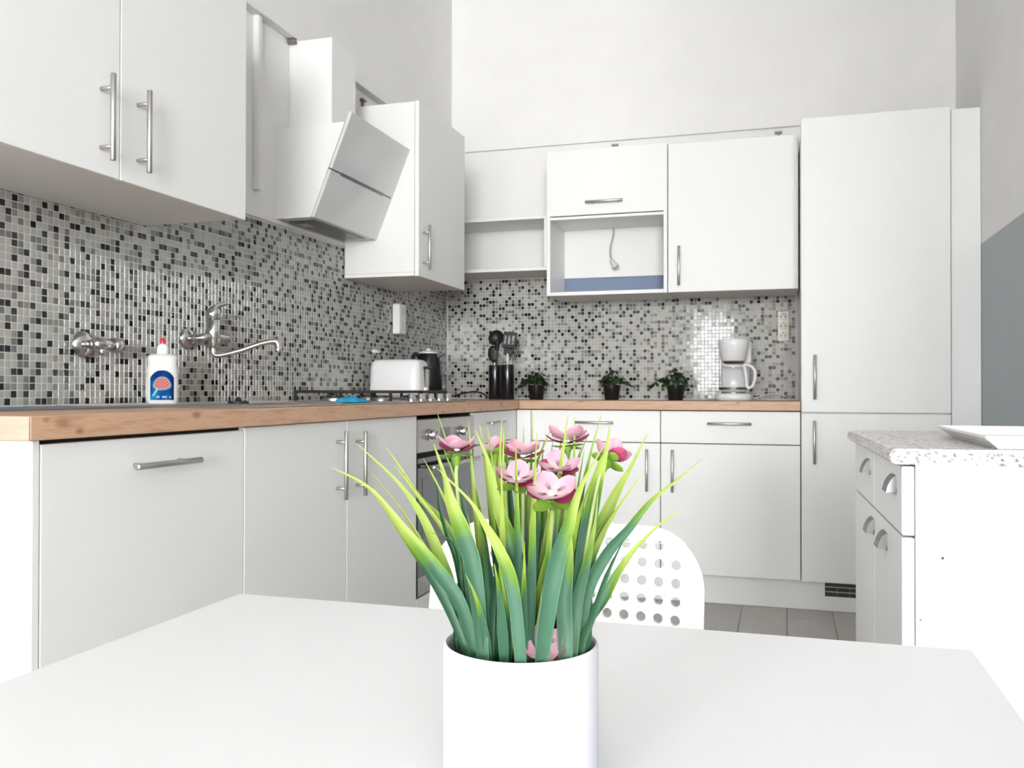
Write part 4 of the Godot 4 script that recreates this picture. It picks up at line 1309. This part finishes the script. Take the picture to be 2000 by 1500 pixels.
func cup_mesh() -> ArrayMesh:      # half-moon cup pull on a face that looks to -x, opening downwards
	if box_cache.has("cup"):
		return box_cache["cup"]
	var st2 := new_st()
	var prof := PackedVector2Array([Vector2(0, 0.027), Vector2(-0.0039, 0.0255), Vector2(-0.0086, 0.020), Vector2(-0.0129, 0.0115), Vector2(-0.0152, 0.003), Vector2(-0.0152, 0.0), Vector2(-0.0137, 0.0), Vector2(-0.0115, 0.0105), Vector2(-0.0076, 0.018), Vector2(-0.0035, 0.023), Vector2(0, 0.0245)])
	st_prism(st2, prof, Vector3(0, 0, -0.024), Vector3.RIGHT, Vector3.UP, Vector3(0, 0, 0.048))
	var cap := PackedVector2Array([Vector2(0, 0.027), Vector2(-0.0039, 0.0255), Vector2(-0.0086, 0.020), Vector2(-0.0129, 0.0115), Vector2(-0.0152, 0.003), Vector2(-0.0152, 0.0), Vector2(0, 0.0)])
	for k in [-0.0252, 0.0240]:
		st_prism(st2, cap, Vector3(0, 0, k), Vector3.RIGHT, Vector3.UP, Vector3(0, 0, 0.0012))
	st_box(st2, Vector3(0.0016, 0.010, 0.060), 0.0005, Vector3(-0.0009, 0.002, 0))
	st_tube(st2, [Vector3(-0.0146, 0.0004, -0.025), Vector3(-0.0146, 0.0004, 0.025)], 0.0016, 0.0016, 8)
	box_cache["cup"] = st2.commit()
	return box_cache["cup"]

func build_table() -> void:
	var x0 := 1.205
	var x1 := 1.9405
	var z0 := 3.763
	var z1 := 4.513
	var c := thing("dining_table", "white square dining table with a thin top in the foreground", "table", Vector3((x0 + x1) / 2, 0, (z0 + z1) / 2))
	boxm(c, "tabletop", Vector3(x0, TABLE_Y - 0.022, z0), Vector3(x1, TABLE_Y, z1), M.tabletop, 0.0015)
	boxm(c, "apron", Vector3(x0 + 0.045, TABLE_Y - 0.07, z0 + 0.03), Vector3(x1 - 0.045, TABLE_Y - 0.0222, z0 + 0.045), M.white)
	boxm(c, "apron", Vector3(x0 + 0.045, TABLE_Y - 0.07, z1 - 0.045), Vector3(x1 - 0.045, TABLE_Y - 0.0222, z1 - 0.03), M.white)
	boxm(c, "apron", Vector3(x0 + 0.03, TABLE_Y - 0.07, z0 + 0.05), Vector3(x0 + 0.045, TABLE_Y - 0.0222, z1 - 0.05), M.white)
	boxm(c, "apron", Vector3(x1 - 0.045, TABLE_Y - 0.07, z0 + 0.05), Vector3(x1 - 0.03, TABLE_Y - 0.0222, z1 - 0.05), M.white)
	for x in [x0 + 0.012, x1 - 0.047]:
		for z in [z0 + 0.012, z1 - 0.047]:
			boxm(c, "leg", Vector3(x, 0.0003, z), Vector3(x + 0.033, TABLE_Y - 0.0222, z + 0.033), M.white, 0.002)

func build_chair() -> void:
	var cx := 1.4995
	var c := thing("plastic_chair", "white plastic chair with a perforated backrest tucked under the far table edge", "chair", Vector3(cx, 0, 3.6))
	# backrest: width u, height v, rounded top corners, rows of round holes
	var W := 0.374
	var top := 0.764
	var bot := 0.500
	var R := 0.076
	var thick := 0.007
	var pitch := 0.0230
	var ncol := 14
	var nrow := 7
	var hr := 0.0064
	var gx0 := -pitch * ncol / 2.0
	var gy1 := top - 0.0115
	var gy0 := gy1 - pitch * nrow
	var top_at := func(u: float) -> float:
		var e := absf(u) - (W / 2 - R)
		return top if e <= 0.0 else top - R + sqrt(maxf(0.0, R * R - e * e))
	var map := func(u: float, v: float, k: float) -> Vector3:
		var z := 3.468 - (v - bot) * 0.20 + 0.030 * pow(absf(u) / (W / 2), 2.5)
		return Vector3(cx + u, v - 0.0004, z + (k - 0.5) * thick)
	var st := new_st()
	var emit := func(poly: Array) -> void:
		for k in [0.0, 1.0]:
			var a: Vector3 = map.call(poly[0].x, poly[0].y, k)
			for i in range(1, poly.size() - 1):
				tri_out(st, a, map.call(poly[i].x, poly[i].y, k), map.call(poly[i + 1].x, poly[i + 1].y, k), Vector3(0, 0, 1 if k > 0.5 else -1))
	# side strips and the band above and below the holes
	var us := []
	var nside := 14
	for i in nside + 1:
		us.append(-W / 2 + (gx0 + W / 2) * sin(PI / 2 * i / nside) if false else lerpf(-W / 2, gx0, pow(float(i) / nside, 1.6)))
	var sides := []
	for i in nside:
		sides.append([us[i], us[i + 1]])
		sides.append([-us[i + 1], -us[i]])
	for q in sides:
		emit.call([Vector2(q[0], bot), Vector2(q[1], bot), Vector2(q[1], top_at.call(q[1])), Vector2(q[0], top_at.call(q[0]))])
	for i in ncol * 8:
		var a := gx0 + pitch * 0.125 * i
		var b := a + pitch * 0.125
		emit.call([Vector2(a, gy1), Vector2(b, gy1), Vector2(b, maxf(gy1, top_at.call(b))), Vector2(a, maxf(gy1, top_at.call(a)))])
		emit.call([Vector2(a, bot), Vector2(b, bot), Vector2(b, gy0), Vector2(a, gy0)])
	var seg := 16
	for i in ncol:
		for j in nrow:
			var m := Vector2(gx0 + pitch * (i + 0.5), gy1 - pitch * (j + 0.5))
			var hole := not (j == 0 and (i == 0 or i == ncol - 1))
			if m.y + pitch * 0.5 > top_at.call(absf(m.x) + pitch * 0.5) + 0.0001:
				hole = false
			var hh := pitch / 2
			if not hole:
				for k in 8:
					var ua := -hh + pitch * k / 8.0
					var ub := ua + pitch / 8.0
					emit.call([m + Vector2(ua, -hh), m + Vector2(ub, -hh), m + Vector2(ub, minf(hh, top_at.call(m.x + ub) - m.y)), m + Vector2(ua, minf(hh, top_at.call(m.x + ua) - m.y))])
				continue
			for k in seg:
				var a0 := TAU * k / seg + PI / 4
				var a1 := TAU * (k + 1) / seg + PI / 4
				var d0 := Vector2(cos(a0), sin(a0))
				var d1 := Vector2(cos(a1), sin(a1))
				var o0 := d0 * (hh / maxf(absf(d0.x), absf(d0.y)))
				var o1 := d1 * (hh / maxf(absf(d1.x), absf(d1.y)))
				emit.call([m + d0 * hr, m + o0, m + o1, m + d1 * hr])
				quad_out(st, map.call(m.x + d0.x * hr, m.y + d0.y * hr, 0.0), map.call(m.x + d1.x * hr, m.y + d1.y * hr, 0.0), map.call(m.x + d1.x * hr, m.y + d1.y * hr, 1.0), map.call(m.x + d0.x * hr, m.y + d0.y * hr, 1.0), Vector3(-d0.x, -d0.y, 0))
	# outer edge
	var edge := []
	for i in nside + 1:
		edge.append(Vector2(us[i], top_at.call(us[i])))
	for i in range(nside, -1, -1):
		edge.append(Vector2(-us[i], top_at.call(us[i])))
	edge.push_front(Vector2(-W / 2, bot))
	edge.append(Vector2(W / 2, bot))
	for i in edge.size() - 1:
		var p: Vector2 = edge[i]
		var q: Vector2 = edge[i + 1]
		var nn := Vector2(p.y - q.y, q.x - p.x)
		quad_out(st, map.call(p.x, p.y, 0.0), map.call(q.x, q.y, 0.0), map.call(q.x, q.y, 1.0), map.call(p.x, p.y, 1.0), Vector3(nn.x, nn.y, 0))
	part(c, "backrest", st.commit(), M.chair)
	# side flanges of the backrest running down to the seat
	for k in [-1.0, 1.0]:
		boxm(c, "back_support", Vector3(cx + k * 0.165 - 0.02, 0.435, 3.470), Vector3(cx + k * 0.165 + 0.02, 0.505, 3.492), M.chair, 0.004)
	part(c, "seat", prism(rounded_rect(0.39, 0.40, 0.06), Vector3(cx, 0.415, 3.665), Vector3.RIGHT, Vector3(0, 0, 1), Vector3(0, 0.022, 0)), M.chair)
	for x in [-1.0, 1.0]:
		for z in [-1.0, 1.0]:
			part(c, "leg", tube([Vector3(cx + x * 0.16, 0.416, 3.665 + z * 0.16), Vector3(cx + x * 0.185, 0.0005, 3.665 + z * 0.19)], 0.011, 0.011, 12), M.chair)

# ---------------------------------------------------------------- flowering plant on the table
const POT_C := Vector3(1.636, 0.72, 4.125)

func blade(plant: Node3D, pts: Array, w: float, twist: float, tint: float, sw: float) -> void:
	var path := smooth_path(pts, 7)
	var n := path.size()
	var st := new_st()
	st.set_smooth_group(0)
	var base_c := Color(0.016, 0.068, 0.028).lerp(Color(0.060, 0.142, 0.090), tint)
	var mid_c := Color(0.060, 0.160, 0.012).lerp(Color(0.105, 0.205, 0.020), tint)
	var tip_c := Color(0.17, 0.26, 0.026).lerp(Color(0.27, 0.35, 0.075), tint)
	var rows := []
	var cols := []
	var lean := []
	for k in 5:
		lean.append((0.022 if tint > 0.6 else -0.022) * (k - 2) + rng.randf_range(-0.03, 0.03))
	for i in n:
		var t := float(i) / (n - 1)
		var tan: Vector3 = (path[mini(i + 1, n - 1)] - path[maxi(i - 1, 0)]).normalized()
		var view: Vector3 = (CAM_AT - path[i]).normalized()
		var side := tan.cross(view).normalized().rotated(tan, twist)
		var nrm := side.cross(tan).normalized()
		var half := w * 0.5 * (0.52 + 0.40 * sin(PI * clampf(t * 1.25, 0.0, 1.0))) * pow(clampf((1.0 - t) / 0.62, 0.0, 1.0), 0.74)
		half = maxf(half, 0.00012)
		rows.append([path[i] - side * half + nrm * half * 0.34, path[i] - side * half * 0.84 + nrm * half * 0.24, path[i] - nrm * half * 0.34, path[i] + side * half * 0.84 + nrm * half * 0.24, path[i] + side * half + nrm * half * 0.34])
		# two-tone dye of the plastic: blue-green below, lime above, the printed border slanting across the blade
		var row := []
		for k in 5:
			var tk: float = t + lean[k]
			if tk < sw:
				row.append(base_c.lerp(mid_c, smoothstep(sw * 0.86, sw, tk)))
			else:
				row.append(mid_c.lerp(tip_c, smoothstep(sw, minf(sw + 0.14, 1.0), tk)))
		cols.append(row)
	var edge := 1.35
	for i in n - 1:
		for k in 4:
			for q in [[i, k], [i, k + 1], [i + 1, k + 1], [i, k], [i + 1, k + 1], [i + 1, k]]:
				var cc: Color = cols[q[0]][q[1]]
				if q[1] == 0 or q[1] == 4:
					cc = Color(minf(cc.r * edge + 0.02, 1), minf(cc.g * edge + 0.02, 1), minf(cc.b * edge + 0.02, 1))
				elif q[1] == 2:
					cc = cc * 0.9  # keel line darkened: shade of the fold put into the colour
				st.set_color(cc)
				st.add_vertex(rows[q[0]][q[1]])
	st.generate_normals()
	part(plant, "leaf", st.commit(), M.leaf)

func petal_mesh(l: float, w: float, cup: float, inner: Color, outer: Color) -> ArrayMesh:    # grows along +z, faces +y
	var st := new_st()
	st.set_smooth_group(0)
	var n := 9
	var rows := []
	for i in n + 1:
		var t := float(i) / n
		var half := w * 0.5 * pow(sin(PI * clampf(0.06 + 0.80 * t, 0.0, 1.0)), 0.8)
		if t > 0.86:
			half *= sqrt(maxf(0.0, 1.0 - pow((t - 0.86) / 0.155, 2.0)))
		var row := []
		for k in range(-3, 4):
			var u := k / 3.0
			var lift := cup * l * (t * t * 0.62 + 0.03 * sin(TAU * t)) + 0.16 * half * u * u
			row.append(Vector3(half * u, lift, l * t * (1.0 - 0.05 * u * u)))
		rows.append(row)
	for i in n:
		for k in 6:
			for q in [[i, k], [i + 1, k + 1], [i, k + 1], [i, k], [i + 1, k], [i + 1, k + 1]]:
				st.set_color(inner.lerp(outer, clampf((q[0] / float(n) - 0.12) * 1.5, 0.0, 1.0)))
				st.add_vertex(rows[q[0]][q[1]])
	st.generate_normals()
	return st.commit()

func flower(plant: Node3D, at: Vector3, up: Vector3, size: float, turn: float, stem_to: Vector3, cup := 0.75, petals := 4) -> void:
	var y := up.normalized()
	var x := y.cross(Vector3(0, 0, 1)).normalized()
	var bs := Basis(x, y, x.cross(y)).orthonormalized() * Basis(Vector3.UP, turn)
	var l := size * 0.52
	var f := part(plant, "flower", lathe([Vector2(0, -0.0012), Vector2(l * 0.15, -0.0004), Vector2(l * 0.13, 0.0012), Vector2(0, 0.0022)], 16), M.white, at, bs)
	var inner := petal_mesh(l, l * 1.0, cup, Color(0.50, 0.38, 0.40), Color(0.46, 0.235, 0.30))
	for k in petals:
		var b2 := bs * Basis(Vector3.UP, TAU * k / petals + rng.randf_range(-0.12, 0.12)) * Basis(Vector3.RIGHT, rng.randf_range(-0.14, 0.08))
		part(f, "petal", inner, M.petal, at + b2 * Vector3(0, 0.0003, l * 0.03), b2)
		var st := new_st()
		for q in [-0.20, 0.0, 0.20]:
			var p := []
			for i in 4:
				var t := 0.20 + 0.32 * i / 3.0 + (0.06 if q == 0.0 else 0.0)
				p.append(Vector3(q * t * l * 0.9, cup * l * (t * t * 0.62 + 0.03 * sin(TAU * t)) + 0.00055, t * l))
			st_tube(st, p, 0.00020, 0.00008, 5)
		part(f, "streaks", st.commit(), M.streak, at + b2 * Vector3(0, 0.0003, l * 0.03), b2)
	var outer := petal_mesh(l * 1.02, l * 1.0, cup * 0.86, Color(0.20, 0.014, 0.045), Color(0.30, 0.035, 0.095))
	for k in 2:
		var b3 := bs * Basis(Vector3.UP, TAU * (k * 2.0 + 0.5) / petals + rng.randf_range(-0.1, 0.1)) * Basis(Vector3.RIGHT, 0.10)
		part(f, "back_petal", outer, M.petal, at + bs * Vector3(0, -0.0014, 0), b3)
	var sep := petal_mesh(l * 0.92, l * 0.70, cup * 0.42, Color(0.09, 0.19, 0.014), Color(0.14, 0.24, 0.025))
	for k in 4:
		var b4 := bs * Basis(Vector3.UP, TAU * (k + 0.2) / 4.0) * Basis(Vector3.RIGHT, 0.16 + 0.14 * (k % 2))
		part(f, "sepal", sep, M.petal, at + bs * Vector3(0, -0.0030, 0), b4)
	var cal := bs * Vector3(0, -1, 0)
	var bl := (stem_to - at).length()
	var stc := new_st()
	st_lathe(stc, [Vector2(0, -0.0098), Vector2(0.0014, -0.0096), Vector2(0.0017, -0.0072), Vector2(0.0030, -0.0044), Vector2(0.0026, -0.0026)], 14, Transform3D(bs, at))
	part(f, "calyx", stc.commit(), M.sepal)
	part(f, "stem", tube(smooth_path([at + cal * 0.0095, at + cal * minf(0.022, bl * 0.25), (at + cal * 0.03 + stem_to) * 0.5 + Vector3(0.001, 0, 0.001), stem_to], 5), 0.0011, 0.0014, 8), M.stem)

func build_plant() -> void:
	var c := thing("flowering_plant", "artificial grass plant with pink flowers in a white ceramic pot on the table", "potted plant", POT_C)
	part(c, "pot", lathe([Vector2(0, 0.0003), Vector2(0.0425, 0.0003), Vector2(0.0445, 0.002), Vector2(0.0450, 0.005), Vector2(0.0450, 0.0772), Vector2(0.0446, 0.0790), Vector2(0.0436, 0.0798), Vector2(0.0426, 0.0790), Vector2(0.0422, 0.0772), Vector2(0.0420, 0.062), Vector2(0, 0.062)], 96), M.pot, POT_C)
	# bark chips and moss filling
	var r := RandomNumberGenerator.new()
	r.seed = 404
	var st := new_st()
	for i in 90:
		var a := r.randf() * TAU
		var d := sqrt(r.randf()) * 0.038
		var sz := Vector3(r.randf_range(0.004, 0.009), r.randf_range(0.003, 0.006), r.randf_range(0.004, 0.008))
		st_box(st, sz, 0.0012, POT_C + Vector3(cos(a) * d, 0.0635 + r.randf() * 0.004, sin(a) * d), Basis.from_euler(Vector3(r.randf(), r.randf() * 6.0, r.randf())))
	var soil := part(c, "bark_filling", st.commit(), M.moss)
	soil.set_meta("kind", "stuff")
	# blades traced at their real distance: [pixel path from root to tip], depth of root and tip, width, twist, tint, colour switch
	var zc := POT_C.z
	var B := [
		[[[935, 1282], [903, 1190], [852, 1112], [790, 1036], [722, 954], [647, 913]], 0.022, 0.030, 0.0088, 0.15, 0.7, 0.46],
		[[[916, 1275], [888, 1180], [868, 1110], [826, 1010], [774, 938], [696, 866]], 0.004, -0.020, 0.0085, -0.2, 0.75, 0.38],
		[[[905, 1270], [872, 1150], [828, 1068], [787, 1000], [719, 915]], -0.004, -0.028, 0.0048, 0.2, 0.6, 0.42],
		[[[925, 1280], [880, 1200], [838, 1120], [790, 1050], [743, 978], [725, 944]], 0.016, 0.012, 0.0062, 0.3, 0.55, 0.5],
		[[[930, 1272], [905, 1120], [874, 1032], [820, 972], [787, 920], [753, 872]], -0.014, -0.030, 0.0066, -0.1, 0.7, 0.42],
		[[[915, 1270], [900, 1130], [873, 1047], [807, 957], [769, 908]], -0.010, -0.006, 0.0058, 0.25, 0.6, 0.5],
		[[[948, 1272], [920, 1130], [893, 1030], [860, 957], [827, 895]], -0.018, -0.022, 0.0060, -0.1, 0.55, 0.45],
		[[[915, 1274], [896, 1120], [874, 1050], [858, 990], [853, 950], [835, 923]], 0.012, 0.014, 0.0034, 0.5, 0.0, 0.97],
		[[[905, 1270], [898, 1130], [889, 1070], [868, 1048], [840, 1041]], 0.010, 0.018, 0.0030, 0.4, 0.0, 0.97],
		[[[947, 1286], [928, 1133], [907, 1053], [882, 985], [868, 930], [847, 867]], 0.030, 0.030, 0.0112, 0.1, 0.75, 0.45],
		[[[1017, 1288], [1002, 1150], [977, 1077], [948, 1025], [917, 977], [852, 913]], 0.036, 0.040, 0.0082, -0.15, 0.9, 0.40],
		[[[940, 1272], [925, 1110], [905, 1000], [887, 933], [866, 875]], -0.020, -0.026, 0.0070, 0.1, 0.55, 0.42],
		[[[960, 1265], [945, 1120], [930, 1010], [921, 900], [915, 823]], -0.022, -0.020, 0.0062, 0.0, 0.6, 0.4],
		[[[1040, 1280], [1023, 1147], [998, 1061], [972, 985], [955, 905], [927, 838]], 0.022, 0.016, 0.0100, -0.1, 0.6, 0.44],
		[[[985, 1268], [972, 1120], [960, 1000], [947, 900], [937, 828]], -0.024, -0.028, 0.0062, 0.2, 0.65, 0.42],
		[[[1000, 1268], [992, 1100], [978, 960], [950, 843]], -0.018, -0.030, 0.0050, 0.1, 0.5, 0.42],
		[[[985, 1276], [982, 1120], [978, 980], [976, 900], [980, 818]], 0.000, 0.000, 0.0068, 0.15, 0.75, 0.40],
		[[[1000, 1276], [992, 1130], [986, 1000], [983, 910], [984, 837]], 0.006, 0.004, 0.0052, -0.2, 0.8, 0.42],
		[[[1065, 1270], [1050, 1110], [1032, 960], [995, 843]], -0.024, -0.034, 0.0042, 0.2, 0.6, 0.5],
		[[[1060, 1272], [1072, 1120], [1085, 990], [1098, 890], [1110, 808]], 0.000, 0.010, 0.0060, 0.1, 0.8, 0.45],
		[[[1090, 1268], [1108, 1110], [1116, 990], [1121, 900], [1122, 815]], -0.014, -0.010, 0.0060, 0.0, 0.65, 0.45],
		[[[1020, 1268], [1024, 1110], [1030, 990], [1050, 900], [1081, 830]], -0.012, -0.020, 0.0056, 0.2, 0.65, 0.45],
		[[[1118, 1268], [1136, 1110], [1152, 1010], [1172, 920], [1184, 880], [1191, 830]], 0.006, 0.000, 0.0098, 0.05, 0.6, 0.46],
		[[[1110, 1268], [1146, 1110], [1174, 1030], [1202, 966], [1232, 912], [1264, 847]], -0.012, -0.020, 0.0092, -0.1, 0.7, 0.40],
		[[[1128, 1266], [1150, 1120], [1172, 1052], [1218, 975], [1260, 920]], -0.004, -0.014, 0.0056, 0.2, 0.7, 0.45],
		[[[1066, 1290], [1072, 1180], [1088, 1096], [1110, 1026], [1128, 968], [1146, 928], [1178, 872]], 0.038, 0.036, 0.0102, 0.12, 0.7, 0.56],
		[[[1126, 1272], [1146, 1160], [1182, 1086], [1228, 1032], [1270, 980], [1322, 938], [1372, 897]], 0.010, 0.004, 0.0076, 0.25, 0.5, 0.62],
		[[[1130, 1270], [1152, 1210], [1180, 1168], [1210, 1114], [1242, 1070], [1292, 1022], [1340, 994]], 0.004, -0.006, 0.0070, -0.2, 0.75, 0.5],
		[[[1138, 1270], [1158, 1200], [1182, 1130], [1205, 1080], [1224, 1044]], 0.012, 0.010, 0.0050, 0.5, 0.1, 0.97],
		[[[1096, 1282], [1102, 1180], [1110, 1090], [1108, 1000], [1104, 940]], 0.020, 0.010, 0.0096, 0.1, 0.8, 0.55],
		[[[1080, 1270], [1086, 1150], [1088, 1060], [1096, 980], [1110, 925]], 0.000, -0.006, 0.0088, -0.3, 0.5, 0.55],
		[[[1046, 1268], [1044, 1150], [1046, 1050], [1052, 975], [1060, 925]], -0.006, -0.014, 0.0086, 0.3, 0.35, 0.6],
		[[[970, 1284], [975, 1200], [982, 1120], [985, 1060], [980, 1010]], 0.016, 0.010, 0.0078, 0.6, 0.2, 0.75],
		[[[955, 1284], [962, 1200], [974, 1110], [976, 1040], [964, 960]], 0.020, 0.006, 0.0070, 0.4, 0.3, 0.65],
		[[[1108, 1274], [1126, 1180], [1148, 1090], [1162, 1020], [1168, 960]], 0.016, 0.008, 0.0076, 0.2, 0.45, 0.62]]
	for b in B:
		var px: Array = b[0]
		var pts := []
		for i in px.size():
			var t := float(i) / (px.size() - 1)
			pts.append(px_on_z(px[i][0], px[i][1], zc + lerpf(b[1], b[2], t)))
		# the root goes down into the filling, inside the pot wall
		var rt: Vector3 = pts[0]
		rt.y = POT_C.y + 0.064
		var off := Vector2(rt.x - POT_C.x, rt.z - POT_C.z)
		if off.length() > 0.0375:
			off = off.normalized() * 0.0375
		pts[0] = Vector3(POT_C.x + off.x, rt.y, POT_C.z + off.y)
		if off.length() > 0.033:          # pass just inside the rim
			var rim := Vector3(POT_C.x + off.normalized().x * 0.0385, POT_C.y + 0.080, POT_C.z + off.normalized().y * 0.0385)
			pts.insert(1, rim)
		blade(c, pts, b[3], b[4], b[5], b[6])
	# fill between them
	for i in 72:
		var a := r.randf() * TAU
		var d := sqrt(r.randf()) * 0.033
		var base := POT_C + Vector3(cos(a) * d, 0.064, sin(a) * d - 0.004)
		var h := r.randf_range(0.056, 0.148)
		var lean := Vector3(cos(a), 0, sin(a)) * r.randf_range(0.004, 0.030)
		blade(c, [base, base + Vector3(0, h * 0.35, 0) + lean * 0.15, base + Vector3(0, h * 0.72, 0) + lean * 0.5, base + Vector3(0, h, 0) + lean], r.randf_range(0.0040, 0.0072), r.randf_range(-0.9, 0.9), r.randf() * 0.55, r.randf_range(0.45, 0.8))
	# flowers
	var cam := func(p: Vector3) -> Vector3: return (CAM_AT - p).normalized()
	var F := [
		[893, 878, 0.010, 0.0225, 0.05, 0.55, 1.0, [886, 1180]],
		[968, 884, -0.020, 0.0185, -0.9, 0.5, 0.9, [985, 1160]],
		[1022, 890, 0.000, 0.0225, 0.1, 0.9, 0.9, [1018, 1180]],
		[1010, 938, 0.022, 0.0240, 0.36, 0.25, 0.72, [1014, 1200]],
		[1092, 918, 0.004, 0.0225, 0.45, 0.55, 0.85, [1082, 1190]],
		[1078, 966, 0.032, 0.0270, 0.55, 0.75, 0.72, [1058, 1200]],
		[1108, 862, -0.014, 0.0240, -0.15, 0.8, 0.95, [1120, 1180]],
		[1190, 894, -0.010, 0.0215, -0.75, 0.1, 0.95, [1148, 1180]]]
	for q in F:
		var p := px_on_z(q[0], q[1], zc + q[2])
		var tilt: Vector3 = cam.call(p)
		tilt.y = 0
		var up: Vector3 = (Vector3.UP + tilt.normalized() * float(q[4])).normalized()
		if q[0] == 1190:
			up = (up + CAM_R * 0.35).normalized()
		var stem_to := POT_C + Vector3(clampf((float(q[0]) - 1030.0) / 280.0 * 0.05, -0.026, 0.026), 0.064, float(q[2]) * 0.5)
		flower(c, p, up, q[3], q[5], stem_to, q[6])
	# a fallen flower leaning on the filling behind the front rim
	var pf := px_on_z(1066, 1262, zc + 0.020)
	flower(c, pf, ((CAM_AT - pf).normalized() + Vector3(-0.25, 0.35, 0)).normalized(), 0.0215, 0.5, POT_C + Vector3(0.004, 0.062, -0.004), 0.7)

func _ready() -> void:
	rng.seed = 20240
	make_materials()
	setup_view()
	build_room()
	build_base_units()
	build_wall_units()
	build_hood()
	build_right_cabinet()
	build_table()
	build_chair()
	build_plant()
	build_sink_and_taps()
	build_hob()
	build_bottle()
	build_toaster_kettle()
	build_far_sockets()
	build_utensils()
	build_herbs()
	build_coffee_maker()
